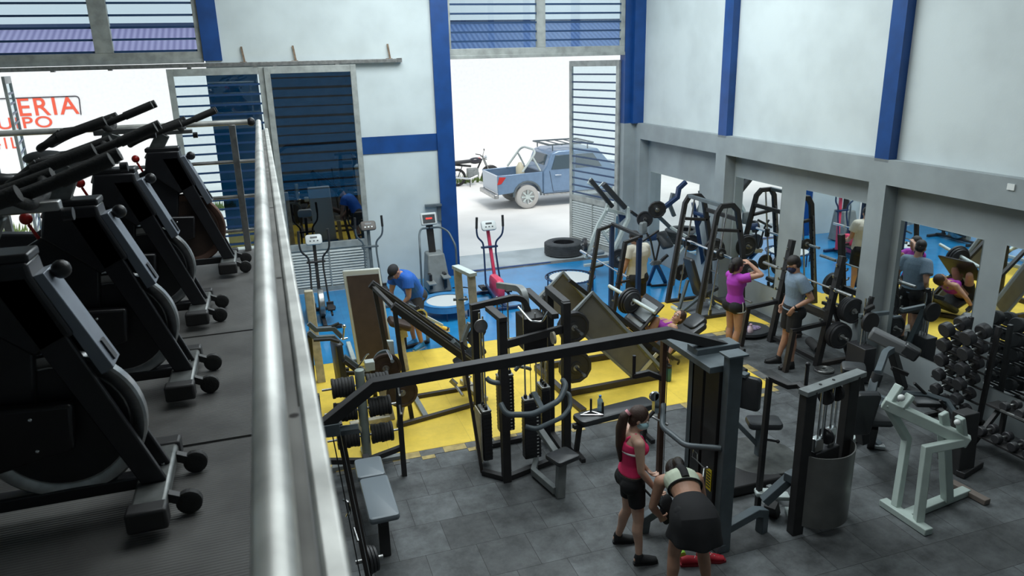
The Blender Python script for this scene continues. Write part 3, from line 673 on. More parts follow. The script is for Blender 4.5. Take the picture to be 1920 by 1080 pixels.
def wstack(x, y, h, label_side=True, w=.20, d=.11, ang=0):
    R_ = Matrix.Rotation(ang, 3, 'Z')
    def q(a, b, z): return V((x, y, z)) + R_@V((a, b, 0))
    s = part(t, 'weight_stack', MB().box(q(0,0,.10+h/2), (w, d, h), ang), IRN, .012)
    seams = MB()
    for k in range(1, int(h/.045)): seams.box(q(0,0,.10+k*.045), (w+.004, d+.004, .004), ang)
    seams.build('plate_gaps', BLK, s, smooth=False)
    nm = MB()
    for k in range(int(h/.045)): nm.box(q(w*.28, -d/2-.004, .122+k*.045), (.022, .002, .014), ang)
    nm.build('number_stickers', WHT, s, smooth=False)
    MB().box(q(0,0,.10+h+.02), (w*1.02, d*1.02, .03), ang).build('top_plate', STL, s, bev=.01)
    for k in (-1, 0, 1): MB().cyl(q(k*w*.33,0,.10+h+.03), q(k*w*.33,0,.10+h+.07), .02, 12).build('collar', BLK, s)
    for k in (-1, 1): part(t, 'guide_rod', MB().cyl(q(k*w*.33,0,.08), q(k*w*.33,0,1.85), .010, 10), CHR)
    part(t, 'cable', MB().cyl(q(0,0,.10+h+.05), q(0,0,1.8), .004, 6), BLK)
wstack(2.52, 7.22, .72)
wstack(2.44, 7.95, .72)
wstack(2.82, 7.62, .66, ang=PI/2)
wstack(2.02, 7.40, .60, ang=PI/2)
part(t, 'number_board', MB().bb(1.935, 1.95, 7.28, 7.52, .10, .72), TAN, .004)
part(t, 'base_frame', MB().bar((1.92, 7.2, .035), (2.13, 6.98, .035), .07, .06).bar((2.13, 6.98, .035), (2.95, 7.22, .035), .07, .06).bar((2.95, 7.2, .035), (2.98, 7.8, .035), .07, .06).bar((2.98, 7.8, .035), (2.05, 7.75, .035), .07, .06), BLK2, .004)
part(t, 'seat', MB().pad((2.62, 6.52, .45), (.94,.30,0), (-.3,.94,0), .30, .26, .06, .04), VIN)
part(t, 'seat_post', MB().bar((2.60, 6.50, .42), (2.57, 6.48, 0), .09, .09), GRY, .005)
part(t, 'seat_beam', MB().poly([(2.55, 7.16, .07), (2.44, 6.95, .07), (2.53, 6.50, .07)], .08, .06).bar((2.56, 7.1, .52), (2.60, 6.62, .42), .07, .06), GRY, .005)
part(t, 'press_bar', MB().tube([(2.05, 6.86, 1.02), (2.08, 6.76, .93), (2.36, 6.72, .90), (2.72, 6.85, .94), (2.84, 6.95, 1.06), (2.84, 7.05, 1.08)], .032, 12, fil=.07), DGR)
part(t, 'press_bar_mount', MB().bar((2.50, 6.80, .90), (2.52, 7.12, .95), .06, .04), DGR, .005)
part(t, 'leg_pad_bar', MB().tube([(2.30, 6.78, .74), (2.40, 6.72, .72), (2.75, 6.84, .74), (2.88, 6.92, .80), (2.90, 7.0, .92), (2.86, 7.04, .93)], .026, 12, fil=.05), DGR)
part(t, 'rowing_handle', MB().tube([g(912,708,1.25), g(917,714,1.22), g(928,718,1.20), g(944,718,1.2)], .028, 10, fil=.05), DGR)
part(t, 'rowing_handle', MB().tube([(2.43, 7.5, 1.08), (2.62, 7.45, 1.30)], .022, 10), GRY)
part(t, 'back_handle', MB().tube([(2.35, 7.9, .98), (2.55, 7.8, 1.0), (2.68, 7.75, .97), (2.72, 7.8, .93)], .022, 10, fil=.05), GRY)
# worn cream double post standing behind it
t = thing('lat_tower', 'pale grey twin-post pulley tower behind the central multi station', 'cable machine', (2.35, 9.3, 0))
a = g(891, 700); H_ = 1.80
part(t, 'post', MB().bar((2.36, 9.55, 0), (2.30, 9.55, H_), .10, .07), TAN, .005)
part(t, 'post', MB().bar((2.46, 9.20, 0), (2.40, 9.20, H_), .10, .07), TAN, .005)
part(t, 'top_plate', MB().bar((2.29, 9.62, H_), (2.41, 9.12, H_), .11, .05), LGR, .004)
part(t, 'base', MB().bar((2.36, 9.75, .03), (2.46, 9.0, .03), .12, .06), TAN, .005)
part(t, 'cross_peg', MB().cyl((2.22, 9.55, 1.35), (2.42, 9.5, 1.35), .02, 10), DGR)
for z in (.9, 1.2, 1.5): part(t, 'bolt', MB().cyl((2.30, 9.16, z), (2.30, 9.14, z), .012, 8), STL)
# ======================= CARDIO ROW BY THE DOORS =======================
CONS = mat('console_grey', (.55, .58, .58), .4); SCRN = mat('console_screen', (.03, .035, .04), .2)
def console(t, c, w=.30, h=.20, m=CONS, facing=(0,-1,.6), holes=3):
    c = V(c); f = V(facing).normalized(); r = V((1,0,0)); u = f.cross(r).normalized()
    if u.z < 0: u = -u
    o = part(t, 'console', MB().pad(c, r, u, w, h, .06, .05), m)
    sc = MB(); n_ = r.cross(u); s_ = 1 if n_.dot(f) > 0 else -1
    MB().box(c + n_*s_*.031 + u*h*.18, (w*.42, .004, h*.18), R=Matrix((r, n_, u)).transposed()).build('display', SCRN, o, smooth=False)
    for k in range(holes): MB().box(c + n_*s_*.031 - u*h*.16 + r*(k-(holes-1)/2)*w*.22, (w*.10, .004, h*.12), R=Matrix((r, n_, u)).transposed()).build('button', SCRN if m is CONS else WHT, o, smooth=False)
    return o
def elliptical(x, y, H, label, post, arm, cons, wheel=GRY, cream=None, k=1, housing=None, lean=.0):
    t = thing('elliptical_trainer', label, 'elliptical trainer', (x, y, 0), None)
    part(t, 'centre_post', MB().bar((x+lean, y, .1), (x, y+.15, H*.82), .06, .06), post, .006)
    console(t, (x, y+.08, H*.88), .30, .20, cons)
    for s in (-1, 1):
        part(t, 'swing_arm', MB().tube([(x+s*.26*k, y-.02, H), (x+s*.27*k, y, H*.84), (x+s*.25*k, y+.02, H*.76), (x+s*.13*k, y+.06, H*.68), (x+s*.12*k, y+.05, H*.55), (x+s*.15*k, y-.1, .30)], .018, 10, fil=.06), arm)
        part(t, 'grip', MB().tube([(x+s*.26*k, y-.02, H+.01), (x+s*.268*k, y-.002, H*.87)], .024, 10), RUB)
        part(t, 'pedal', MB().box((x+s*.15, y-.30*s-.2, .22+.05*s), (.13, .32, .04)).box((x+s*.15, y-.15*s-.2, .26+.05*s), (.13, .02, .06)), BLK2, .01)
        part(t, 'pedal_arm', MB().bar((x+s*.15, y-.12, .30), (x+s*.15, y-.75, .20), .035, .035), arm)
        part(t, 'foot_end', MB().bar((x+s*.26, y-.95, .04), (x+s*.26, y-.9, .04), .06, .06), RUB)
    part(t, 'pivot_bar', MB().bar((x-.17, y+.07, H*.62), (x+.17, y+.07, H*.62), .06, .04), arm, .01)
    if housing: part(t, 'housing', MB().pad((x, y-.35, .30), (0,1,0), (0,0,1), .62, .42, .16, .14), housing)
    else: part(t, 'flywheel', MB().lathe((x-.05, y-.38, .34), (1,0,0), [(0,.10),(0,.24),(.01,.26),(.09,.26),(.10,.24),(.10,.10)], 36), wheel)
    if cream: part(t, 'side_cover', MB().bb(x-.28, x-.12, y-.55, y-.02, .04, .52), cream, .015)
    part(t, 'front_foot', MB().bar((x-.28, y+.2, .04), (x+.28, y+.2, .04), .07, .06), arm, .01)
    part(t, 'rear_foot', MB().bar((x-.28, y-.92, .04), (x+.28, y-.92, .04), .07, .06), arm, .01)
    part(t, 'spine', MB().bar((x, y+.2, .07), (x, y-.92, .07), .07, .05), arm, .01)
    return t
elliptical(.64, 13.75, 1.62, 'dark elliptical trainer with a bare silver flywheel, at the left by the shutter door', BLK2, BLK2, CONS, STL, TAN)
elliptical(1.75, 14.55, 1.62, 'grey elliptical trainer with a brown perforated console, against the glass door', DGR, DGR, mat('brown_console', (.10, .085, .075), .5), DGR)
elliptical(3.95, 13.55, 1.62, 'elliptical trainer with a pink post and base in the open street doorway', PNK, NAV, CONS, PNK, None, 1.0, PNK, .10)
# stair stepper
t = thing('stair_stepper', 'grey stair stepper with tall console, beside the blue column', 'stair stepper', (3.0, 14.4, 0))
bx0 = 3.02
mb = MB(); mb.hexa([(2.80,14.15,0.02),(3.28,14.15,.02),(3.28,14.75,.02),(2.80,14.75,.02),(2.86,14.35,.78),(3.20,14.35,.78),(3.20,14.72,.78),(2.86,14.72,.78)])
hs = part(t, 'housing', mb, GRY, .03)
for s in (-1, 1):
    MB().bb(bx0-.03+s*.15-.03, bx0-.03+s*.15+.03, 14.10, 14.26, .12, .42).build('slot', BLK, hs)
    part(t, 'pedal', MB().bb(2.99+s*.15-.08, 2.99+s*.15+.08, 13.92, 14.2, .30+.05*s, .34+.05*s), GRY, .01)
    part(t, 'side_rail', MB().tube([(2.95+.02*s, 14.5, 1.30), (2.95+s*.2, 14.35, 1.33), (2.98+s*.30, 14.2, 1.25), (3.0+s*.36, 14.0, 1.0), (3.0+s*.37, 14.0, .02)], .02, 10, fil=.08), DGR)
part(t, 'neck', MB().bar((3.0, 14.55, .75), (2.97, 14.58, 1.36), .14, .06), BLK2, .01)
co = part(t, 'console', MB().box((2.95, 14.52, 1.48), (.32, .07, .25), R=Matrix.Rotation(-.35, 3, 'X')), CONS, .02)
MB().box((2.95, 14.483, 1.49), (.25, .01, .17), R=Matrix.Rotation(-.35, 3, 'X')).build('display', SCRN, co, smooth=False)
MB().box((2.95, 14.475, 1.50), (.13, .006, .03), R=Matrix.Rotation(-.35, 3, 'X')).build('red_display', mat('red_led', (.5,.02,.02), .4, emit=(1,.05,.03), estr=.8), co, smooth=False)
for k in range(2): MB().box((2.93+k*.06, 14.49, 1.435), (.04, .006, .05), R=Matrix.Rotation(-.35, 3, 'X')).build('key_pad', WHT, co, smooth=False)
part(t, 'cable_loop', MB().tube([(3.28, 14.1, .10), (3.45, 13.95, .14), (3.62, 13.85, .12), (3.7, 13.8, .01)], .012, 8, fil=.08), BLK)
# bracket on the column behind the stepper
tag(MB().bb(3.05, 3.40, YF-.12, YF-.02, 1.58, 1.63).bar((3.36, YF-.04, 1.25), (3.36, YF-.04, 1.6), .10, .03).build('wall_bracket', DGR, bev=.004), 'small dark metal bracket on the white wall next to the blue column', 'bracket')
# trampolines
TRB = mat('trampoline_bed', (.56, .58, .58), .7); TPB = mat('blue_vinyl_skirt', (.05, .24, .50), .4, noise=.2)
def trampoline(x, y, z, r, label, padded):
    t = thing('trampoline', label, 'trampoline', (x, y, 0))
    part(t, 'bed', MB().lathe((x, y, z-.012), (0,0,1), [(0, r*.84), (.006, r*.84)], 40), TRB)
    part(t, 'rim', MB().tube([(x+r*math.cos(a), y+r*math.sin(a), z) for a in [2*PI*k/48 for k in range(48)]], .016, 8, closed=True), NAV)
    if padded: part(t, 'skirt', MB().lathe((x, y, 0), (0,0,1), [(z-.10, r*1.04), (z+.02, r*1.03), (z+.03, r*.98), (z+.012, r*.80), (z+.004, r*.80), (z-.0, r*1.0)], 48, ring=True), TPB)
    sp = MB()
    for k in range(36):
        a = 2*PI*k/36; sp.tube([(x+r*.84*math.cos(a), y+r*.84*math.sin(a), z-.006), (x+r*math.cos(a), y+r*math.sin(a), z)], .007, 5)
    if not padded: so_ = part(t, 'springs', sp, BLK); so_['kind'] = 'stuff'
    for k in range(6):
        a = 2*PI*k/6+.3; part(t, 'leg', MB().cyl((x+r*.97*math.cos(a), y+r*.97*math.sin(a), z-.01), (x+r*.97*math.cos(a), y+r*.97*math.sin(a), 0.005), .014, 10), NAV)
trampoline(2.86, 12.85, .26, .47, 'round mini trampoline with a blue padded skirt, beside the man in blue', True)
trampoline(5.55, 13.35, .28, .50, 'round mini trampoline with bare springs, on the blue mat below the tyre', False)
# tyre
TYR = mat('weathered_tyre_rubber', (.06, .065, .07), .75, noise=.3, bump=.2)
c = V((6.55, 16.15, 0)); R0 = .47; th = .30
pr = [(0,.28),(0,.42),(.02,.455)]
for k in range(7): pr += [(.03+k*.036, R0), (.03+k*.036+.024, R0), (.03+k*.036+.026, R0-.014), (.03+k*.036+.034, R0-.014)]
pr += [(th-.02,.455),(th,.42),(th,.28),(th-.03,.255),(.03,.255)]
o = MB().lathe(c, (0,0,1), pr, 72, ring=True).build('truck_tyre', TYR); tag(o, 'large ribbed truck tyre lying flat on the street doorstep', 'tyre')
MB().lathe(c, (0,0,1), [(.02,.25),(.02,.262),(th-.02,.262),(th-.02,.25)], 48, ring=True).build('bead', BLK, o)

# ======================= TREADMILL, CHEST PRESS =======================
t = thing('treadmill', 'folded treadmill standing upright with dark brown belt, left of the man in blue', 'treadmill', (1.2, 10.85, 0))
BELT = mat('brown_black_belt', (.055, .036, .03), .6, noise=.2)
a, b, c_, d = V((.95, 10.78, .10)), V((1.50, 10.72, .10)), V((1.42, 10.90, 1.55)), V((.87, 10.96, 1.55))
n_ = (b-a).cross(d-a).normalized()
fr = MB(); fr.hexa([a, b, b-n_*.07, a-n_*.07, d, c_, c_-n_*.07, d-n_*.07]); part(t, 'deck', fr, mat('pale_treadmill_deck', (.5, .52, .48), .5), .02)
ux, uz = (b-a), (d-a)
q = [a+ux*.09+uz*.03, b-ux*.05+uz*.03, c_-ux*.05-uz*.06, d+ux*.09-uz*.06]
be = MB(); be.hexa([p+n_*.001 for p in q]+[p+n_*.012 for p in q]); part(t, 'belt', be, BELT)
part(t, 'base_rail', MB().bar((.93, 10.7, .04), (.93, 11.9, .04), .07, .07), LGR, .01); part(t, 'base_rail', MB().bar((1.5, 10.65, .04), (1.5, 11.9, .04), .07, .07), LGR, .01)
part(t, 'hinge_bar', MB().bar((.9, 10.9, .10), (1.54, 10.86, .10), .06, .06), DGR, .01)

t = thing('chest_press_machine', 'chest press machine with tall black back pad and twin arms, beside the railing', 'exercise machine', (.5, 9.9, 0))
Fc = lambda x, y: yy(x, y, 9.7)
part(t, 'cream_leg', MB().bar(g(603, 716), yy(578, 545, 10.6), .12, .10), TAN, .01)
part(t, 'back_pad', MB().pad(yy(636, 683, 9.45), (.25,-.97,0), (-.05,.02,1), .26, .66, .10, .04), VIN)
part(t, 'pad_mount', MB().bar(yy(650, 690, 9.6), yy(650, 720, 9.6), .06, .06), BLK2)
for k, (dy, dz_) in enumerate(((0, 0), (.5, .0))):
    P_ = lambda x, y: yy(x, y, 9.5+dy)
    oo = k*-16
    part(t, 'press_arm', MB().poly([P_(578, 622+oo), P_(592, 634+oo), P_(625, 632+oo), P_(641, 648+oo)], .06, .06), DGR, .005)
part(t, 'grip', MB().tube([yy(588, 638, 9.3), yy(620, 636, 9.3), yy(636, 641, 9.3)], .022, 10), RUB)
part(t, 'grip', MB().tube([yy(622, 612, 10.0), yy(636, 606, 10.0)], .022, 10), RUB)
part(t, 'seat_lever', MB().tube([yy(643, 637, 9.5), yy(645, 615, 9.5)], .014, 8).ball(yy(645, 612, 9.5), .028, 10).cyl(yy(640, 636, 9.5), yy(652, 634, 9.5), .012, 8), CHR)
part(t, 'frame_tube', MB().bar(yy(645, 668, 9.5), yy(690, 702, 9.5), .06, .06), DGR, .005)
part(t, 'frame_tube', MB().bar(yy(645, 677, 9.3), yy(683, 706, 9.3), .05, .05), BLK2, .005)
part(t, 'frame_tube', MB().bar(yy(643, 700, 9.4), yy(705, 698, 9.4), .05, .05), BLK2, .005)
part(t, 'support_leg', MB().bar(yy(650, 700, 9.4), g(652, 745), .06, .06), BLK2, .005)
part(t, 'support_leg', MB().bar(yy(700, 698, 9.4), g(704, 742), .06, .06), BLK2, .005)
part(t, 'support_leg', MB().bar(yy(580, 630, 9.5), g(590, 748), .06, .06), BLK2, .005)
part(t, 'crank_rod', MB().tube([yy(672, 688, 9.3), yy(688, 665, 9.3), yy(692, 664, 9.3)], .012, 8), CHR)

# ======================= LEG PRESS (LEFT) =======================
t = thing('leg_press', 'black leg press with twin slanting rails, in front of the man in blue', 'leg press', (1.8, 9.2, 0))
ya, yb_ = 8.85, 9.45
A0, A1 = V((1.10, ya, 1.74)), V((2.24, ya, .68)); 
part(t, 'rail', MB().bar((1.10, yb_, 1.74), (2.40, yb_, .56), .07, .11), BLK2, .006)
part(t, 'rail', MB().bar((1.28, ya, 1.60), (2.42, ya, .54), .07, .11), BLK2, .006)
for y_ in (yb_-.0, ya): part(t, 'rail_strip', MB().bar((1.12+(.17 if y_ == ya else 0), y_-.038, 1.76-(.13 if y_ == ya else 0)), (2.40, y_-.038, .60), .004, .02), STL)
part(t, 'top_cross', MB().bar((1.12, yb_, 1.70), (1.30, ya, 1.56), .05, .05), BLK2, .004)
part(t, 'rear_leg', MB().poly([(1.14, yb_, 1.68), (1.22, yb_, .9), (1.24, yb_, .0)], .055, .055), BLK2, .004)
part(t, 'rear_leg', MB().poly([(1.30, ya, 1.54), (1.33, ya, .95), (1.42, ya+.0, .0)], .055, .055), BLK2, .004)
part(t, 'base_rail', MB().bar(g(748, 798, .03), g(893, 757, .03), .06, .06), BRN, .004)
part(t, 'base_rail', MB().bar(g(757, 748, .03), g(896, 724, .03), .06, .06), BRN, .004)
part(t, 'base_cross', MB().bar(g(775, 740, .03), g(799, 782, .03), .07, .05), GRY, .004)
part(t, 'base_cross', MB().bar(g(748, 798, .03), g(757, 748, .03), .06, .06), BRN, .004)
part(t, 'gusset', MB().prism([yy(726, 640, 8.9), yy(738, 640, 8.9), yy(742, 690, 8.9)], (0, .06, 0)), LGR)
part(t, 'sled_bumper', MB().bar(yy(845, 640, 9.4), yy(872, 668, 9.4), .22, .12), DGR, .01)
part(t, 'footplate', MB().pad(yy(892, 628, 9.1), (0,1,0), (.55,0,.83), .42, .30, .05, .03), BLK2)
part(t, 'footplate_post', MB().bar(yy(880, 605, 9.3), yy(868, 640, 9.3), .08, .05), GRY, .005)
part(t, 'back_pad', MB().pad(yy(880, 668, 9.2), (0,1,0), (.8,0,.45), .34, .46, .08, .04), VIN)
part(t, 'locking_handle', MB().cyl(yy(852, 720, 9.0), yy(868, 742, 8.7), .02, 10).bar(yy(845, 712, 9.0), yy(856, 722, 8.95), .05, .05), STL)
part(t, 'locking_handle', MB().tube([yy(868, 700, 9.0), yy(878, 708, 8.9), yy(884, 706, 8.9)], .012, 8), CHR)
part(t, 'plate_horn', MB().cyl((1.18, 8.55, .98), (1.18, 8.9, .98), .024, 12), CHR)
pc = yy(723, 690, 8.8); 
plate(pc, (0,1,0), .20, .045, 'brown-black weight plate hanging upright behind the bench press', None, IRNB, 36)
part(t, 'plate_horn', MB().cyl(pc-V((0,.12,0)), pc+V((0,.25,0)), .02, 12), STL)
part(t, 'pulley_arm', MB().tube([yy(701, 678, 9.0), yy(708, 664, 9.0), yy(722, 658, 9.0), yy(735, 662, 9.0)], .03, 4, fil=.05), DGR)
part(t, 'pulley_block', MB().bb(pc.x-.26, pc.x-.14, 8.72, 8.84, pc.z+.02, pc.z+.14), LGR, .008)
pc2 = yy(754, 736, 8.55); plate(pc2, (0,1,0), .20, .03, 'rust-brown weight plate low on the left leg press, under the overhead beam', None, IRNB, 36)
part(t, 'plate_horn', MB().cyl(pc2-V((0,.03,0)), pc2+V((0,.45,0)), .02, 12), STL)
t = thing('steel_floor_leg', 'short cream steel stand behind the plate tree', 'stand', (1.1, 8.95, 0))
part(t, 'leg', MB().bar((1.15, 8.93, 0), (1.08, 9.05, .50), .12, .07), TAN, .008)
part(t, 'foot', MB().bar((.62, 8.9, .04), (1.14, 8.93, .04), .09, .07), TAN, .008)
t = thing('control_post', 'cream steel control post beside the folded treadmill', 'stand', (1.6, 10.65, 0))
part(t, 'post', MB().bar((1.64, 10.50, 0), (1.60, 10.55, .55), .10, .10), TAN, .01)
part(t, 'head', MB().bar((1.54, 10.5, .60), (1.70, 10.5, .62), .10, .14), TAN, .01)
part(t, 'seat_pad', MB().pad((1.58, 10.40, .80), (0,1,0), (.9,0,-.4), .3, .34, .10, .05), IRNB)
# dumbbell-style seated machine the man in blue leans over
t = thing('leg_curl_machine', 'low black machine with padded rollers that the man in blue leans over', 'exercise machine', (2.3, 11.0, 0))
Pm = lambda x, y: yy(x, y, 10.7)
part(t, 'frame', MB().bar(Pm(752, 575), Pm(800, 612), .06, .06), BLK2, .006)
part(t, 'side_plate', MB().prism([Pm(768, 570), Pm(762, 585), Pm(792, 605), Pm(790, 580)], (0, .08, 0)), DGR, .004)
part(t, 'roller', MB().cyl(Pm(775, 585), Pm(775, 585)+V((0,.4,0)), .07, 20), VIN)
wr_ = MB().lathe(Pm(787, 590)-V((0,.06,0)), (0,1,0), [(0,.085),(0,.11),(.03,.11),(.03,.085)], 28, ring=True); part(t, 'wheel_ring', wr_, CHR)
part(t, 'arm', MB().bar(Pm(792, 590), Pm(830, 610), .05, .04), LGR, .004)
part(t, 'arm', MB().bar(Pm(780, 575), Pm(798, 598), .05, .08), BLK2, .004)
part(t, 'leg', MB().bar(Pm(800, 608), g(803, 640), .06, .06), GRY, .004)
part(t, 'leg', MB().bar(Pm(755, 578), g(760, 652), .06, .06), BLK2, .004)
part(t, 'base', MB().bar(g(760, 652, .03), g(803, 640, .03), .06, .05), BLK2, .004)

# ======================= LEG PRESS (RIGHT) =======================
PNL = mat('dusty_grey_sheet', (.17, .165, .15), .55, noise=.25, nscale=4); PNL2 = mat('yellowed_grey_sheet', (.30, .27, .18), .5, noise=.3, nscale=3)
t = thing('leg_press', 'large leg press with sheet metal side panels and loaded plates, the lying woman on it', 'leg press', (4.6, 9.2, 0))
yn, yf_ = 8.82, 9.75
def side(y, nm, m, cut=0):
    mb = MB(); mb.prism([(3.98, y, 1.44), (3.62, y, 1.12), (4.62, y, .10), (5.10, y, .08)], (0, .03, 0)); return part(t, nm, mb, m, .004)
o = side(yn, 'side_panel', PNL)
mb = MB(); mb.tube([(3.62, yn-.01, 1.12), (3.98, yn-.01, 1.45), (5.14, yn-.01, .10)], .035, 4); mb.build('panel_edge', GRY, o)
mb = MB(); mb.tube([(3.62, yn-.01, 1.12), (4.62, yn-.01, .10)], .025, 4); mb.build('panel_edge', GRY, o)
MB().bar((4.72, yn-.01, .10), (5.02, yn-.01, .40), .015, .06).build('tape_strip', mat('pale_tape', (.6, .58, .45), .6), o)
o = side(yf_+.12, 'side_panel', PNL)
mb = MB(); mb.tube([(3.62, yf_+.12, 1.12), (3.98, yf_+.12, 1.46), (5.1, yf_+.12, .10)], .035, 4); mb.build('panel_edge', GRY, o)
part(t, 'rail', MB().bar((4.02, yn+.12, 1.38), (5.36, yn+.12, -.0+.22), .06, .06), BLK2, .004)
part(t, 'rail', MB().bar((4.02, yf_-.05, 1.38), (5.36, yf_-.05, .22), .06, .06), BLK2, .004)
part(t, 'base_rail', MB().bar(g(1060, 738, .05), g(1245, 703, .05), .07, .09), BRN, .005)
part(t, 'base_rail', MB().bar((3.5, yf_, .05), (5.75, yf_, .05), .07, .09), BRN, .005)
part(t, 'base_cross', MB().bar((3.55, yn, .05), (3.5, yf_, .05), .08, .09), BRN, .005)
part(t, 'base_cross', MB().bar((5.15, yn, .05), (5.75, yf_, .05), .08, .06), BRN, .005)
part(t, 'front_foot', MB().prism([g(1058,748,.01), g(1068,748,.01), g(1100,772,.01), g(1090,776,.01)], (0,0,.05)), BRN)
part(t, 'upright', MB().bar((3.60, yn+.05, .05), (3.66, yn+.05, 1.18), .07, .07), BLK2, .005)
part(t, 'upright', MB().bar((3.60, yf_, .05), (3.66, yf_, 1.18), .07, .07), BLK2, .005)
# sled with footplate
A = Matrix.Rotation(0, 3, 'Y')
fp = [yy(1207, 553, 9.75), yy(1243, 577, 9.05), yy(1208, 619, 9.05), yy(1166, 600, 9.75)]
ctr = sum(fp, V((0,0,0)))/4
u1 = ((fp[1]-fp[0])).normalized(); u2 = ((fp[0]+fp[1]-fp[2]-fp[3])).normalized()
fo = part(t, 'footplate', MB().pad(ctr, u1, u2, .66, .56, .03, .02), BLK2)
nn = u1.cross(u2).normalized(); s_ = 1 if nn.z > 0 else -1
MB().pad(ctr+nn*s_*.018, u1, u2, .54, .40, .012, .02).build('grip_sheet', mat('grip_grey', (.22, .24, .25), .4), fo)
MB().bar(ctr+nn*s_*.03-u1*.28-u2*.1, ctr+nn*s_*.03+u1*.28-u2*.1, .06, .02).build('cross_strip', BLK, fo)
part(t, 'sled_frame', MB().bar(ctr-u2*.27-u1*.3, V((4.72, 9.70, .76)), .06, .06).bar(ctr-u2*.27+u1*.3, V((4.78, 8.98, .68)), .06, .06), BLK2, .004)
hc = yy(1185, 567, 9.55)
part(t, 'plate_horn', MB().cyl(hc+V((-.12,.55,.12)), hc+V((.12,-.50,-.02)), .028, 14), LGR)
ax_ = V((.24,-1.05,-.14)).normalized()
stack_plates(hc-ax_*.10, ax_, [(.21, .045), (.19, .04), (.17, .035)], 'black grip plate loaded on the sled of the right leg press', 'plates on the leg press sled')
part(t, 'plate_horn', MB().cyl((3.68, 8.45, 1.02), (3.68, 8.95, 1.02), .024, 12), CHR)
part(t, 'plate_horn', MB().cyl((3.70, 8.40, .44), (3.70, 8.95, .44), .024, 12), CHR)
stack_plates((3.68, 8.80, 1.02), (0,-1,0), [(.225, .05), (.225, .05)], 'large black twelve-sided plate on the upper horn of the right leg press', 'plates on the upper horn of the right leg press', IRN, 12)
stack_plates((3.70, 8.78, .44), (0,-1,0), [(.235, .05), (.235, .05)], 'large black twelve-sided plate on the lower horn of the right leg press', 'plates on the lower horn of the right leg press', IRN, 12)
bp = V((5.66, 9.38, .34)); bu = (V((5.95, 9.38, .52))-V((5.25, 9.38, .12))).normalized()
part(t, 'back_pad', MB().pad(bp, (0,1,0), bu, .46, .95, .10, .08), VIN)
part(t, 'head_pad', MB().pad(V((5.98, 9.38, .56)), (0,1,0), bu, .34, .30, .12, .08), VIN)
part(t, 'seat_pad', MB().pad(V((5.20, 9.38, .24)), (0,1,0), (-.9,0,.4), .42, .34, .08, .05), VIN)
part(t, 'seat_frame', MB().bar((5.2, 9.38, .1), (6.0, 9.38, .42), .08, .08).bar((5.9, 9.38, .02), (6.0, 9.38, .42), .07, .07), BLK2, .004)
part(t, 'side_handle', MB().tube([(5.26, 8.98, .20), (5.30, 8.92, .26), (5.46, 8.92, .18), (5.47, 8.98, .10)], .016, 8, fil=.03), BLK)
# teal tin standing on the mat corner by the rail
g0 = g(1253, 715)
tn = thing('shaker_bottle', 'dark teal shaker bottle on the yellow mat, below the lying woman\'s hand', 'bottle', g0)
part(tn, 'body', MB().lathe(g0, (0,0,1), [(0.006,.035),(.03,.042),(.20,.045),(.215,.04)], 20), mat('dark_teal_plastic', (.02, .12, .13), .35))
part(tn, 'lid', MB().lathe(g0+V((0,0,.215)), (0,0,1), [(0,.044),(.035,.042),(.04,.02),(.06,.018)], 20), BLK)
# ======================= FLAT BENCH =======================
t = thing('flat_bench', 'flat black bench on the edge of the yellow mat with a water bottle on it', 'bench', (3.55, 7.28, 0))
bc = V((3.55, 7.30, .44))
part(t, 'bench_pad', MB().pad(bc+V((.06,0,0)), (.99,.13,0), (-.13,.99,0), 1.05, .27, .08, .06), VIN)
part(t, 'spine', MB().bar(bc+V((-.5,-.06,-.07)), bc+V((.55,.06,-.07)), .06, .05), BLK2)
for sx in (-.42, .46):
    part(t, 'leg', MB().bar(bc+V((sx,sx*.13,-.08)), (bc.x+sx*1.1, bc.y+sx*.13, .04), .05, .05), BLK2)
    part(t, 'foot', MB().bar((bc.x+sx*1.1, bc.y+sx*.13-.22, .025), (bc.x+sx*1.1, bc.y+sx*.13+.22, .025), .05, .05), BLK2)
h = thing('triangle_handle', 'chrome triangle cable handle lying on the flat bench', 'cable handle', g(1105, 775, .5))
hz = .492
part(h, 'bar', MB().tube([g(1088,778,hz), g(1107,771,hz), g(1131,778,hz)], .010, 8), CHR)
part(h, 'bar', MB().tube([g(1088,778,hz), g(1131,778,hz)], .008, 8), CHR)
part(h, 'grip', MB().cyl(g(1108,771,hz), g(1108,771,hz)+V((0,0,.16)), .014, 10), BLK); part(h, 'grip', MB().cyl(g(1130,776,hz), g(1130,776,hz)+V((0,0,.15)), .014, 10), BLK)
def bottle(p, label, h=.20, r=.034, m=None, cap=None):
    p = V(p); m = m or mat('clear_blue_plastic', (.45, .62, .70), .15, trans=.3); t = thing('water_bottle', label, 'bottle', p)
    part(t, 'body', MB().lathe(p, (0,0,1), [(0.001,r*.85),(.01,r),(h*.3,r),(h*.35,r*.88),(h*.42,r),(h*.68,r),(h*.85,r*.45),(h*.9,r*.4)], 20), m)
    part(t, 'cap', MB().lathe(p+V((0,0,h*.9)), (0,0,1), [(0,r*.48),(h*.1,r*.48)], 14), cap or mat('blue_cap', (.05, .2, .5), .4))
bottle(g(1125, 770, .485), 'clear blue water bottle standing on the flat bench')

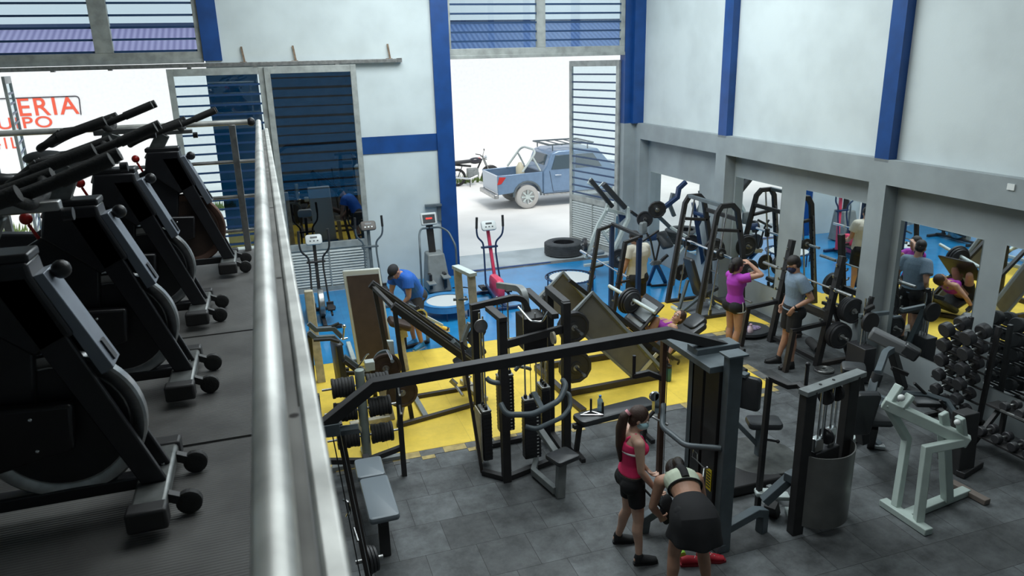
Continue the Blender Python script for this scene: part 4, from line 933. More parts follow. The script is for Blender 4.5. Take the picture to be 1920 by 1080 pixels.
# ======================= SEATED MACHINE BEHIND THE TOWER =======================
t = thing('seated_torso_machine', 'slate seated machine with black back pad on a round dark platform', 'exercise machine', (4.95, 6.3, 0))
mb = MB(); mb.lathe((4.93, 6.28, 0), (0,0,1), [(.06,.40),(.09,.42),(.13,.42),(.135,.40)], 40, ref=(1,0,0), sx=1.0)
pl_ = part(t, 'platform', mb, mat('scuffed_platform', (.09, .095, .09), .45, noise=.5, nscale=10), .004)
part(t, 'platform_base', MB().box((4.55, 6.1, .07), (.7, .6, .12)), BLK2, .02)
part(t, 'seat', MB().pad((4.98, 6.30, .52), (.93,-.36,0), (.36,.93,0), .38, .26, .08, .06), VIN)
part(t, 'seat_post', MB().bar((4.93, 6.28, .13), (4.93, 6.28, .48), .08, .08), DGR, .006)
part(t, 'seat_brace', MB().bar((4.60, 6.40, .62), (4.92, 6.30, .25), .05, .05), DGR, .006)
part(t, 'back_post', MB().bar((4.62, 6.40, .10), (4.66, 6.42, 1.15), .07, .07), DGR, .006)
bpx = yy(1406, 737, 6.35)
part(t, 'back_pad', MB().pad(bpx, (.55,-.83,0), (0,0,1), .25, .40, .09, .05), VIN)
part(t, 'pad_clamp', MB().box(bpx+V((-.05,.05,.21)), (.10,.08,.04), .4), DGR, .006)
part(t, 'adjust_knob', MB().cyl((4.97, 6.24, .34), (5.06, 6.16, .34), .014, 8).ball((5.07, 6.15, .34), .022, 10), BLK)
part(t, 'pad_roller', MB().cyl(g(1375,652,1.25), g(1393,662,1.22), .055, 20), RUB)
part(t, 'pad_roller', MB().cyl(g(1380,690,.98), g(1396,700,.95), .06, 20), RUB)
part(t, 'roller_arm', MB().bar(g(1384,657,1.23), (4.66, 6.42, 1.15), .04, .04), DGR)

# ======================= CABLE MACHINE WITH SHROUD =======================
t = thing('cable_stack_machine', 'black low cable machine with curved grey metal shroud, at the lower right', 'cable machine', (4.8, 5.15, 0))
a1, a2 = V((4.49, 5.09, 0)), V((5.10, 5.22, 0))
zt = 1.52
part(t, 'left_post', MB().bar(a1, a1+V((0,0,zt)), .12, .10), BLK2, .006)
part(t, 'right_post', MB().bar(a2, a2+V((0,0,zt)), .12, .10), BLK2, .006)
tb = part(t, 'top_bar', MB().bar(a1+V((-.08,-.02,zt)), a2+V((.14,.03,zt)), .11, .05), GRY, .005)
for k in (.25, .55): MB().cyl(a1.lerp(a2, k)+V((0,0,zt+.024)), a1.lerp(a2, k)+V((0,0,zt+.032)), .014, 10).build('bolt', BLK, tb)
sh = MB(); pts = []
N_ = 14; base_ = []; 
def shp(k, z, r=1): 
    u = k/N_; c0 = a1.lerp(a2, u) + V((.02,0,0)); d_ = V((.22,-1,0)).normalized(); return V((c0.x, c0.y, z)) + d_*(.05+.20*math.sin(PI*u)**.6)*r
for z in (.10, .86):
    for k in range(N_+1): pts.append(shp(k, z))
for z in (.10, .86):
    for k in range(N_+1): pts.append(shp(k, z)+V((0,.012,0)))
m1 = N_+1; fs = []
for k in range(N_): fs += [(k, k+1, m1+k+1, m1+k), (2*m1+k+1, 2*m1+k, 3*m1+k, 3*m1+k+1), (k+1, k, 2*m1+k, 2*m1+k+1), (m1+k, m1+k+1, 3*m1+k+1, 3*m1+k)]
sh.add(pts, fs)
part(t, 'shroud', sh, mat('brushed_grey_sheet', (.20, .20, .19), .35, .5, noise=.2, nscale=5))
part(t, 'weight_stack', MB().box(((a1+a2)/2+V((0,.02,.45))), (.34, .14, .78), .2), IRN, .01)
for k in (.32, .42, .60, .70): part(t, 'guide_rod', MB().cyl(a1.lerp(a2, k)+V((0,0,.1)), a1.lerp(a2, k)+V((0,0,zt)), .012, 10), CHR)
for k in (.42, .66): part(t, 'pulley', MB().lathe(a1.lerp(a2, k)+V((-.02,.0,zt-.12)), (.97,.2,0), [(0,.085),(.015,.075),(.03,.085)], 28), BLK)
part(t, 'pulley', MB().lathe(a1.lerp(a2, .46)+V((0,-.02,.98)), (.97,.2,0), [(0,.08),(.015,.07),(.03,.08)], 28), BLK)
part(t, 'stack_selector', MB().box(a1.lerp(a2, .3)+V((0,0,.92)), (.12,.08,.14), .2).box(a1.lerp(a2, .62)+V((0,0,.95)), (.10,.06,.18), .2), CHR, .01)
part(t, 'cable', MB().cyl(a1.lerp(a2, .46)+V((0,0,1.0)), a1.lerp(a2, .46)+V((0,0,1.4)), .005, 6), BLK)
# bent arm to the left rear
E1 = g(1443, 708, 1.5)
part(t, 'pull_arm', MB().poly([a1+V((-.02,0,1.5)), g(1498,722,1.5), g(1478,724,1.48), g(1443,708,1.5)], .05, .05), BLK2, .005)
part(t, 'arm_post', MB().bar(V((E1.x, E1.y, 1.5)), V((E1.x, E1.y+.02, 0)), .05, .05), BLK2, .004)
part(t, 'upright_pin', MB().cyl(g(1511,722,1.5), g(1511,722,1.5)+V((0,0,.20)), .018, 10).ball(g(1511,722,1.5)+V((0,0,.21)), .024, 10), BLK)
part(t, 'lower_arm', MB().bar(g(1484,893,.55), g(1432,940,.28), .10, .08), DGR, .006)
part(t, 'lower_bracket', MB().box(g(1484,893,.57), (.12,.10,.09), .3), DGR, .01)
part(t, 'foot_plate', MB().pad(g(1440,924,.22), (.9,-.4,0), (.4,.9,0), .26, .12, .05, .02), LGR)
part(t, 'foot_plate', MB().pad(g(1466,930,.22), (.9,-.4,0), (.4,.9,0), .14, .12, .05, .02), LGR)
part(t, 'foot_support', MB().bar(g(1446,945,.18), g(1450,965,.0), .12, .10), BLK2, .006)
part(t, 'foot_support', MB().bar(g(1440,912,.10), g(1466,930,.10), .06, .05), GRY, .006)
part(t, 'base_bar', MB().bar(g(1478,955,.05), a1+V((0,0,.05)), .08, .06), LGR, .006)

# ======================= BLACK SEATED MACHINE BY THE PILLAR =======================
t = thing('pec_machine', 'black seated chest machine with slate arms near the grey pillar, behind the cable machine', 'exercise machine', (6.2, 6.2, 0))
part(t, 'back_pad', MB().pad(yy(1617, 775, 5.85), (.94,-.33,0), (-.10,-.25,.96), .28, .60, .10, .05), VIN)
part(t, 'seat', MB().pad(yy(1645, 780, 5.9), (.9,-.42,0), (.4,.88,.16), .30, .32, .10, .06), VIN)
part(t, 'frame', MB().bar(yy(1605, 700, 6.1), yy(1618, 830, 6.0), .10, .12), BLK2, .008)
part(t, 'top_pad', MB().pad(yy(1600, 692, 6.1), (.8,-.6,0), (.6,.75,.2), .26, .20, .10, .05), VIN)
part(t, 'slate_arm', MB().tube([yy(1672, 655, 6.4), yy(1660, 662, 6.35), yy(1650, 690, 6.2), yy(1646, 700, 6.1)], .05, 4, fil=.05), DGR)
part(t, 'slate_arm', MB().bar(yy(1640, 712, 6.1), yy(1628, 760, 6.0), .09, .07), DGR, .006)
part(t, 'roller', MB().cyl(yy(1646, 700, 6.1), yy(1638, 722, 6.1), .06, 16), VIN)
part(t, 'floor_leg', MB().bar(g(1578, 838, .04), g(1625, 800, .10), .10, .07), LGR, .006)
part(t, 'floor_leg', MB().bar(g(1650, 836, .03), g(1622, 812, .12), .09, .06), DGR, .006)
part(t, 'foot_cap', MB().box(g(1646, 837, .03), (.16,.08,.05), -.6), CHR, .01)
part(t, 'rear_strut', MB().bar(g(1632, 735, .25), g(1690, 762, .25), .05, .05).bar(g(1640, 765, .2), g(1672, 748, .2), .05, .05), DGR, .005)
part(t, 'seat_post', MB().bar(yy(1640, 800, 5.9), g(1632, 838), .08, .08), BLK2, .006)
# preacher style machine against the mirror
t = thing('preacher_curl_machine', 'black machine with a long grey arm pad against the mirror, behind the black chest machine', 'exercise machine', (7.2, 7.2, 0))
part(t, 'arm_pad', MB().bar(yy(1632, 623, 7.3), yy(1712, 663, 6.9), .17, .16), mat('grey_foam_pad', (.13, .135, .14), .55), .03)
part(t, 'pad_end', MB().bar(yy(1692, 650, 7.0), yy(1722, 668, 6.85), .175, .165), VIN, .03)
part(t, 'upright', MB().bar(yy(1672, 655, 7.15), g(1693, 728), .10, .10), BLK2, .006)
part(t, 'rear_post', MB().bar(yy(1618, 595, 7.75), g(1612, 702), .08, .08), DGR, .005)
part(t, 'rear_post', MB().bar(yy(1680, 590, 7.75), g(1668, 690), .06, .06), DGR, .005)
part(t, 'cross_bar', MB().bar(yy(1612, 592, 7.75), yy(1665, 586, 7.75), .06, .05).bar(yy(1675, 595, 7.7), yy(1722, 588, 7.7), .04, .03), DGR, .005)
part(t, 'cam', MB().lathe(yy(1634, 605, 7.6), (0,1,0), [(0,.14),(.05,.14)], 24), BLK2, .006)
part(t, 'grip', MB().bar(yy(1622, 582, 7.6), yy(1638, 574, 7.6), .06, .06), RUB, .01)
part(t, 'weight_stack', MB().bb(7.55, 7.75, 7.55, 7.9, .05, .55), IRN, .01)
for k in (0, 1, 2): part(t, 'guide_rod', MB().cyl((7.60+k*.05, 7.70, .5), (7.60+k*.05, 7.70, 1.25), .012, 8), CHR)
part(t, 'lever', MB().bar(yy(1672, 690, 7.1), yy(1702, 702, 7.0), .05, .05), BLK2)
part(t, 'plate_frame', MB().bar(yy(1622, 598, 7.7), (7.70, 7.7, 1.26), .05, .05), BLK2)

# ======================= PALE FRAME =======================
SAGE = mat('pale_sage_steel', (.46, .54, .50), .45, noise=.12, nscale=5)
t = thing('seated_row_machine', 'pale sage green steel exercise frame with zigzag legs, at the lower right', 'exercise machine', (6.0, 5.0, 0))
A0 = g(1655, 940, .04); A1 = g(1742, 998, .04)
part(t, 'floor_bar', MB().bar(A0, A1, .10, .07), SAGE, .008)
B0 = g(1712, 962, .04); B1 = g(1812, 920, .04)
part(t, 'floor_bar', MB().bar(g(1700, 965, .04), B1, .10, .07), SAGE, .008)
part(t, 'floor_bar', MB().bar(g(1783, 905, .035), g(1852, 942, .035), .09, .06), mat('worn_wood_bar', (.16, .13, .11), .6), .008)
Lt = yy(1662, 756, 5.25); Rt = yy(1808, 828, 4.75)
f1 = g(1680, 950, .06); f2 = g(1722, 978, .06)
k1 = yy(1700, 822, 5.2)
part(t, 'zigzag_leg', MB().poly([f1, k1, Lt], .075, .075), SAGE, .008)
k2 = yy(1738, 842, 4.85)
part(t, 'zigzag_leg', MB().poly([f2, k2, Rt], .08, .08), SAGE, .008)
part(t, 'top_bar', MB().bar(Lt+V((-.01,.03,0)), Rt+V((.03,-.02,0)), .10, .11), SAGE, .008)
part(t, 'rear_leg', MB().bar(g(1776, 938, .06), yy(1770, 812, 4.95), .09, .09), SAGE, .008)
for (p, q, k) in (((1668, 752), (1687, 722), 5.25), ((1690, 765), (1708, 740), 5.15), ((1773, 806), (1769, 774), 4.9), ((1806, 826), (1800, 782), 4.78)):
    o = part(t, 'prong', MB().bar(yy(*p, k), yy(*q, k), .09, .05), SAGE, .01)
part(t, 'bolt_cap', MB().ball(yy(1690, 746, 5.12), .035, 12), WHT); part(t, 'bolt_cap', MB().ball(yy(1795, 792, 4.76), .03, 12), WHT)
# small black machine behind it
t = thing('low_pulley_stand', 'low black machine with a floor foot, behind the sage green frame', 'exercise machine', (6.9, 5.6, 0))
part(t, 'column', MB().bar(g(1800, 885), g(1800, 885)+V((-.0,.05,.72)), .22, .16), BLK2, .01)
part(t, 'column', MB().bar(g(1765, 862), g(1765, 862)+V((-.05,.05,.62)), .06, .06), BLK2, .01)
part(t, 'foot', MB().bar(g(1800, 890, .04), g(1836, 868, .04), .10, .07), BLK2, .01)
part(t, 'top_arm', MB().poly([yy(1682, 736, 6.1), yy(1738, 740, 6.0), yy(1775, 752, 5.9), yy(1800, 790, 5.7)], .05, .05), DGR, .006)
part(t, 'grip', MB().cyl(yy(1714, 718, 6.0), yy(1738, 741, 6.0), .018, 8).cyl(yy(1763, 750, 5.9), yy(1772, 766, 5.9), .018, 8), RUB)
part(t, 'pad', MB().pad(yy(1750, 755, 6.05), (.9,-.4,0), (.4,.9,0), .45, .18, .06, .03), VIN)

# ======================= DUMBBELLS =======================
_db = {}
def dumbbell(c, ax, r, L, label, group):
    key = (r, L)
    if key not in _db:
        t = thing('dumbbell', label, 'dumbbell', (0,0,0), group)
        part(t, 'handle', MB().lathe((0,0,-L/2+.02), (0,0,1), [(0,.013),(L/2-.03,.017),(L-.04,.013)], 14), STL)
        for s in (-1, 1):
            hw = L*.3; z0 = s*(L/2-hw/2)
            part(t, 'head', MB().lathe((0,0,z0-hw/2), (0,0,1), [(0,r*.45),(0,r*.86),(hw*.12,r),(hw*.88,r),(hw,r*.86),(hw,r*.45)], 22), IRN)
        _db[key] = [t, False]
    t, used = _db[key]
    if used: t = copy_tree(t)
    else: _db[key][1] = True
    t.location = V(c); t.rotation_mode = 'QUATERNION'; t.rotation_quaternion = V(ax).normalized().to_track_quat('Z', 'Y')
    return tag(t, label, 'dumbbell', group)
t = thing('dumbbell_rack', 'tall black dumbbell rack against the wall between two mirrors', 'dumbbell rack', (7.8, 6.3, 0))
RWS = [(1.23, 'top'), (1.03, 'second'), (.83, 'third'), (.63, 'fourth'), (.43, 'fifth'), (.22, 'lowest')]
for s, y_ in ((0, 6.50), (1, 6.12)):
    part(t, 'upright', MB().bar((8.04, y_, 0), (8.10, y_, 1.30), .05, .05), BLK2, .004)
    part(t, 'foot', MB().bar((7.60, y_, .03), (8.12, y_, .03), .05, .06), BLK2, .004)
for k, (z, nm) in enumerate(RWS):
    xk = 7.80 - (1.23-z)*.05
    for dx in (-.05, .10): part(t, 'shelf_rail', MB().bar((xk+dx, 6.02, z-.112+.005*k+dx*.22), (xk+dx, 6.60, z-.112+.005*k+dx*.22), .03, .016), BLK2)
    for j, y_ in enumerate((6.46, 6.16)):
        r = .094-.005*k
        dumbbell((xk+.0, y_, z), (1, 0, .22), r, .34-.015*k, 'black round dumbbell on the %s tier of the tall rack, %s one' % (nm, 'left' if j == 0 else 'right'), 'dumbbells on the tall wall rack')
t = thing('low_dumbbell_rack', 'low black floor rack crowded with small dumbbells, at the right edge of the photo', 'dumbbell rack', (7.7, 5.3, 0))
for x_, z in ((7.55, .22), (7.85, .48)):
    part(t, 'shelf', MB().bb(x_-.10, x_+.10, 4.3, 5.85, z-.03, z), BLK2, .004)
for y_ in (5.75, 4.4): part(t, 'leg', MB().bar((7.50, y_, 0), (7.92, y_, .50), .05, .05).bar((7.95, y_, 0), (7.95, y_, .5), .05, .05), BLK2, .004)
part(t, 'edge_strip', MB().bar((7.72, 5.25, .50), (7.70, 5.62, .50), .03, .02), STL)
for row, (x_, z) in enumerate(((7.55, .055+.22), (7.85, .055+.48))):
    for k in range(7):
        y_ = 5.62-k*.19
        dumbbell((x_, y_, z), (1, .05*((k % 3)-1), 0), .055, .24, 'small black dumbbell on the %s shelf of the low rack at the right edge' % ('lower' if row == 0 else 'upper'), 'dumbbells on the %s shelf of the low rack' % ('lower' if row == 0 else 'upper'))

# ======================= SQUAT RACK =======================
t = thing('squat_rack', 'black squat rack with safety arms, beside the man in the grey shirt', 'squat rack', (7.3, 8.9, 0))
for (yb2, pxl) in ((9.45, 0), (8.35, 1)):
    part(t, 'front_post', MB().bar((6.90, yb2, 0), (6.98, yb2, .64), .07, .07), BRN, .004)
    part(t, 'safety_arm', MB().bar((6.94, yb2, .64), (7.52, yb2, .68), .06, .06), BLK2, .004)
    up = part(t, 'upright', MB().bar((7.46, yb2, 0), (7.72, yb2, 1.68), .08, .09), BLK2, .004)
    for k in range(6): MB().poly([(7.50+k*.04, yb2, .72+k*.16), (7.44+k*.04, yb2, .735+k*.16), (7.43+k*.04, yb2, .77+k*.16)], .022, .022).build('hook', STL, up)
    part(t, 'base_rail', MB().bar((7.46, yb2, .03), (8.05, yb2, .03), .07, .06), BRN, .004)
    part(t, 'rear_strut', MB().bar((7.62, yb2, 1.0), (8.05, yb2, .03), .05, .05), BLK2, .004)
    part(t, 'plate_horn', MB().cyl((7.70, yb2-.30, .50), (7.70, yb2+.16, .50), .024, 12), STL)
    part(t, 'plate_horn', MB().cyl((7.86, yb2-.24, .88), (7.86, yb2+.04, .88), .024, 12), STL)
part(t, 'cross_beam', MB().bar((7.62, 8.35, .78), (7.62, 9.45, .78), .06, .09), BLK2, .004)
part(t, 'cross_beam', MB().bar((7.5, 8.35, .08), (7.5, 9.45, .08), .06, .06), BLK2, .004)
part(t, 'cross_beam', MB().bar((7.95, 8.35, .55), (7.95, 9.45, .55), .05, .05), BLK2, .004)
part(t, 'foam_roller', MB().cyl((7.72, 8.62, .12), (7.85, 9.0, .12), .07, 18), RUB)
stack_plates((7.70, 8.30, .50), (0,-1,0), [(.20,.045),(.20,.045),(.19,.04)], 'black plate on the lower near horn of the squat rack', 'plates on the lower near horn of the squat rack')
stack_plates((7.86, 8.30, .88), (0,-1,0), [(.19,.035)]*4, 'black plate on the upper near horn of the squat rack', 'plates on the upper near horn of the squat rack')
stack_plates((7.86, 9.40, .88), (0,-1,0), [(.19,.04)]*2, 'black plate on the far horn of the squat rack, behind the man in grey', 'plates on the far horn of the squat rack')
t = thing('barbell', 'long steel barbell resting on the squat rack', 'barbell', (7.66, 9.1, 1.2))
part(t, 'shaft', MB().cyl((7.62, 8.25, 1.19), (7.62, 9.70, 1.19), .014, 14), STL)
for (a_, b_) in ((7.98, 8.3), (9.62, 9.98)): part(t, 'sleeve', MB().cyl((7.62, a_, 1.19), (7.62, b_, 1.19), .025, 16), STL)
part(t, 'collar', MB().cyl((7.62, 8.28, 1.19), (7.62, 8.31, 1.19), .036, 16), CHR)
plate(g(1545, 693, .02), (0,.05,1), .14, .03, 'small dusty plate lying flat on the floor in front of the squat rack', None, STL, 28)
# tray with band and pink bottle
bt = V((7.36, 9.92, 0))
t = thing('gym_bag', 'black round gym bag with a violet patterned cloth, on the floor by the squat rack', 'bag', bt)
part(t, 'bag_body', MB().lathe(bt, (0,0,1), [(.008,.30),(.05,.34),(.09,.33),(.10,.27),(.085,.0)], 30, ref=(1,0,0), sx=1.1), VIN)
part(t, 'cloth', MB().ball(bt+V((.02,-.05,.10)), .15, 14, (1.3,.7,.25)), mat('violet_pattern_cloth', (.30, .22, .36), .8, noise=.7, nscale=30))
part(t, 'strap', MB().tube([bt+V((.12*math.cos(a)-.02, .08*math.sin(a)+.08, .13)) for a in [k*PI/8 for k in range(16)]], .012, 6, closed=True), BLK)
bottle(g(1406, 633), 'pale pink water bottle on the floor beside the gym bag', .24, .045, mat('pale_pink_plastic', (.80, .60, .66), .3), mat('pink_cap', (.8, .5, .58), .4))

# ======================= SMITH MACHINE =======================
t = thing('smith_machine', 'dark steel smith machine with slanted frames, in front of the first grey pillar', 'smith machine', (7.3, 11.3, 0))
yn2, yf2 = 10.80, 11.85
for y_, nm in ((yn2, 'near'), (yf2, 'far')):
    part(t, 'side_frame', MB().poly([(6.93, y_, .0), (7.22, y_, 1.90), (7.30, y_, 2.02), (7.52, y_, 2.02), (7.62, y_, 1.92), (7.78, y_, 1.2), (7.86, y_, .0)], .07, .08), BLK2, .004)
    part(t, 'guide_rod', MB().cyl((7.16, y_, .05), (7.42, y_, 2.0), .016, 10), CHR)
    part(t, 'base_rail', MB().bar((6.90, y_, .03), (7.86, y_, .03), .08, .06), BLK2, .004)
    part(t, 'mid_brace', MB().bar((7.18, y_, 1.62), (7.70, y_, 1.55), .07, .05), BLK2, .004)
    sb = part(t, 'slot_strip', MB().bar((7.02, y_-.045, .35), (7.20, y_-.045, 1.7), .012, .05), STL)
    for k in range(9): MB().cyl((7.035+k*.02, y_-.058, .45+k*.14), (7.035+k*.02, y_-.05, .45+k*.14), .014, 8).build('catch_hole', BLK, sb)
    part(t, 'carriage', MB().box((7.31, y_, 1.17), (.07, .07, .16)), BLK, .005)
    part(t, 'lower_stop', MB().cyl((7.18, y_, .05), (7.19, y_, .16), .03, 12), BLK)
part(t, 'top_bar', MB().bar((7.30, yn2, 2.03), (7.30, yf2, 2.03), .07, .06), DGR, .004)
part(t, 'rear_beam', MB().bar((7.66, yn2, 1.75), (7.66, yf2, 1.75), .05, .07), BLK2, .004)
part(t, 'rear_base', MB().bar((7.86, yn2, .03), (7.86, yf2, .03), .06, .06), BLK2, .004)
part(t, 'sliding_bar', MB().cyl((7.30, yn2-.40, 1.19), (7.30, yf2+.35, 1.19), .024, 14), CHR)
for (y0_, z_) in ((yn2, .86), (yf2, .55), (yn2, .30)):
    part(t, 'plate_horn', MB().cyl((7.84, y0_-.28, z_), (7.84, y0_, z_), .022, 12), STL)
stack_plates((7.84, yn2-.06, .86), (0,-1,0), [(.19,.05),(.19,.05)], 'black plate on the near horn of the smith machine, behind the woman in violet', 'plates on the near horn of the smith machine')
stack_plates((7.30, yn2-.05, 1.19), (0,-1,0), [(.10,.03)], 'small black plate on the near end of the smith machine bar', None)
stack_plates((7.25, yf2+.05, .55), (0,1,0), [(.16,.04)], 'black plate low beside the far frame of the smith machine', None)
stack_plates((7.84, yf2-.06, .98), (0,-1,0), [(.22,.05),(.20,.04)], 'large black plate standing behind the smith machine bench', 'plates behind the smith machine bench')
part(t, 'plate_horn', MB().cyl((7.84, yf2-.25, .98), (7.84, yf2, .98), .022, 12), STL)
t = thing('incline_bench', 'black adjustable incline bench inside the smith machine', 'bench', (7.2, 11.1, 0))
part(t, 'back_pad', MB().pad((7.17, 11.36, .62), (.15,-.99,0), (-.38,.1,.92), .26, .82, .08, .05), VIN)
part(t, 'seat', MB().pad((7.45, 11.30, .36), (.1,-.99,0), (.94,0,.25), .26, .34, .08, .05), VIN)
part(t, 'frame_leg', MB().bar((7.05, 11.36, .58), (6.85, 11.30, .03), .05, .05).bar((7.40, 11.32, .30), (6.85, 11.2, .04), .06, .05), DGR, .004)
part(t, 'front_leg', MB().bar((7.45, 11.30, .32), (7.62, 11.30, .03), .05, .05), DGR, .004)
part(t, 'foot_bar', MB().bar((6.85, 11.06, .03), (6.85, 11.54, .03), .06, .05).bar((7.62, 11.1, .03), (7.62, 11.5, .03), .06, .05), LGR, .006)

# ======================= POWER RACK (MIDDLE) =======================
t = thing('bench_press_rack', 'dark open rack with angled front posts, the man in the cream shirt behind it', 'power rack', (5.3, 10.9, 0))
for y_ in (11.35, 10.35):
    part(t, 'angled_post', MB().bar((4.98, y_, 0), (5.25, y_, 1.68), .06, .07), BLK2, .004)
    part(t, 'rear_post', MB().bar((5.50, y_, 0), (5.50, y_, 1.74), .07, .07), NAV, .004)
    part(t, 'top_link', MB().bar((5.23, y_, 1.68), (5.52, y_, 1.75), .06, .05), BLK2, .004)
    part(t, 'base_link', MB().bar((4.98, y_, .035), (5.50, y_, .035), .06, .05), BLK2, .004)
    for k in range(5): part(t, 'bar_catch', MB().cyl((5.06+k*.036, y_, .5+k*.22), (5.00+k*.036, y_, .53+k*.22), .014, 8), STL)
part(t, 'top_bar', MB().bar((5.52, 10.32, 1.76), (5.52, 11.38, 1.76), .06, .05), BLK2, .004)
part(t, 'base_bar', MB().bar((5.50, 10.35, .035), (5.50, 11.35, .035), .06, .05), BLK2, .004)
part(t, 'bar_rest', MB().bar((5.10, 10.35, 1.02), (5.34, 10.35, 1.05), .04, .03).bar((5.10, 11.35, 1.02), (5.34, 11.35, 1.05), .04, .03), BLK2)
t = thing('barbell', 'bare chrome barbell racked left of the man in the cream shirt', 'barbell', (5.3, 11.3, 1.08))
part(t, 'shaft', MB().cyl((5.33, 10.66, 1.085), (5.33, 12.0, 1.085), .014, 12), CHR)
part(t, 'sleeve', MB().cyl((5.33, 10.40, 1.085), (5.33, 10.66, 1.085), .025, 14), CHR); part(t, 'sleeve', MB().cyl((5.33, 12.0, 1.085), (5.33, 12.3, 1.085), .025, 14), CHR)
# ======================= PLATE LOADED MACHINES AT THE BACK =======================
t = thing('shoulder_press_machine', 'pale steel plate-loaded press with two black padded arms pointing up at the glass door', 'exercise machine', (6.9, 14.0, 0))
W = lambda x, y, Y=13.9: yy(x, y, Y)
part(t, 'arm_pad', MB().bar(W(1106, 336), W(1148, 388), .10, .09), VIN, .015)
part(t, 'arm_pad', MB().bar(W(1131, 344, 13.6), W(1172, 390, 13.6), .11, .10), VIN, .015)
part(t, 'arm_tip', MB().tube([W(1108, 334), W(1102, 343), W(1114, 351), W(1124, 349), W(1131, 342)], .018, 8), LGR)
part(t, 'frame_leg', MB().poly([W(1140, 380), W(1136, 396), W(1122, 420), W(1098, 484)], .07, .07), LGR, .006)
part(t, 'frame_leg', MB().poly([W(1176, 388, 13.6), W(1178, 410, 13.6), W(1150, 470, 13.6), W(1148, 500, 13.6)], .09, .07), LGR, .006)
part(t, 'frame_leg', MB().bar(W(1158, 403), g(1152, 488), .06, .06), LGR, .006)
part(t, 'cross_plate', MB().bar(W(1138, 392, 13.8), W(1178, 404, 13.8), .07, .07), LGR, .006)
part(t, 'seat', MB().pad(W(1113, 473), (1,.1,0), (-.1,1,0), .40, .30, .08, .05), VGR)
part(t, 'seat_post', MB().bar(W(1116, 478), g(1113, 505), .07, .07), LGR, .006)
part(t, 'brace', MB().bar(W(1128, 430), W(1145, 455), .06, .06).bar(W(1150, 425), W(1130, 440), .05, .05), LGR, .006)
part(t, 'base', MB().bar(g(1095, 498, .03), g(1160, 490, .03), .07, .06), LGR, .006)
part(t, 'pad_gusset', MB().prism([W(1160, 402, 13.7), W(1176, 405, 13.7), W(1162, 418, 13.7)], (0,.05,0)), NAV)
part(t, 'plate_horn', MB().cyl(W(1098, 458)+V((-.1,0,0)), W(1098, 458)+V((.16,0,0)), .022, 12), STL)
stack_plates(W(1100, 458)+V((-.08,0,0)), (1,-.25,0), [(.14,.035),(.14,.035)], 'black plate on the left side of the pale press machine, above the trampoline', 'plates on the left of the pale press machine')
part(t, 'plate_horn', MB().cyl(W(1160, 485, 13.3), W(1160, 485, 13.3)+V((-.1,.3,0)), .022, 12), STL)
stack_plates(W(1160, 485, 13.2), (0,1,0), [(.20,.045),(.18,.04)], 'black plate low on the pale press machine, behind the barbell', 'plates low on the pale press machine')
plate(W(1209, 411, 13.5), (.25,1,0), .17, .05, 'dark round plate on the right horn of the pale press machine, above the man\'s head', None)
part(t, 'plate_horn', MB().cyl(W(1209, 411, 13.5)-V((.0,.1,0)), W(1209, 411, 13.5)+V((0,.5,.0)), .022, 12).bar(W(1182, 396, 13.8), W(1204, 412, 13.9), .06, .05), BLK2)
part(t, 'back_support', MB().pad(W(1206, 428, 13.0), (.9,.3,0), (0,0,1), .16, .26, .10, .04), GRY)
t = thing('row_machine', 'navy blue plate-loaded lever machine in front of the bright mirror', 'exercise machine', (7.4, 13.3, 0))
W2 = lambda x, y, Y=13.2: yy(x, y, Y)
part(t, 'lever_arm', MB().poly([W2(1240, 393), W2(1270, 370), W2(1273, 353), W2(1286, 341)], .09, .08), NAV, .006)
part(t, 'upright', MB().poly([W2(1262, 362, 13.4), W2(1256, 385, 13.4), W2(1264, 405, 13.4)], .08, .07), DGR, .006)
part(t, 'lower_arm', MB().bar(W2(1232, 403), W2(1258, 428), .08, .07), DGR, .006)
part(t, 'main_frame', MB().poly([W2(1300, 380, 12.6), W2(1308, 430, 12.6), W2(1316, 480, 12.6), g(1322, 520)], .08, .08), NAV, .006)
part(t, 'cross_beam', MB().bar(W2(1300, 398, 12.6), W2(1330, 408, 12.3), .07, .06).bar(W2(1308, 424, 12.6), W2(1318, 403, 12.5), .06, .05), NAV, .006)
part(t, 'slope_frame', MB().bar(W2(1256, 425), W2(1305, 455, 13.0), .16, .05), LGR, .006)
part(t, 'slope_leg', MB().bar(W2(1300, 445), W2(1270, 480), .06, .05).bar(W2(1270, 478), g(1262, 515), .06, .06), LGR, .006)
part(t, 'seat_pad', MB().pad(W2(1245, 450), (.9,.3,0), (-.2,.6,.7), .30, .40, .10, .05), VIN)
part(t, 'seat_panel', MB().prism([W2(1238, 460), W2(1252, 444), W2(1256, 458), W2(1240, 462)], (0,.08,0)), TPB)
part(t, 'base', MB().bar(g(1262, 515, .03), g(1322, 520, .03), .07, .06), NAV)
part(t, 'handle', MB().tube([W2(1293, 426), W2(1300, 432), W2(1306, 428), W2(1300, 424)], .012, 6, closed=True), BLK)
plate(W2(1232, 393, 13.0), (.3,1,.2), .185, .05, 'dark blue lit twelve-sided plate high on the navy lever machine', None, IRN, 12)
plate(W2(1296, 455, 12.9), (.3,1,0), .17, .05, 'black plate low on the navy lever machine, seen between the smith machine bars', None)
part(t, 'plate_horn', MB().cyl(W2(1232, 393, 12.9), W2(1232, 393, 13.3), .022, 10), CHR); part(t, 'plate_horn', MB().cyl(W2(1296, 455, 12.8), W2(1296, 455, 13.2), .022, 10), CHR)
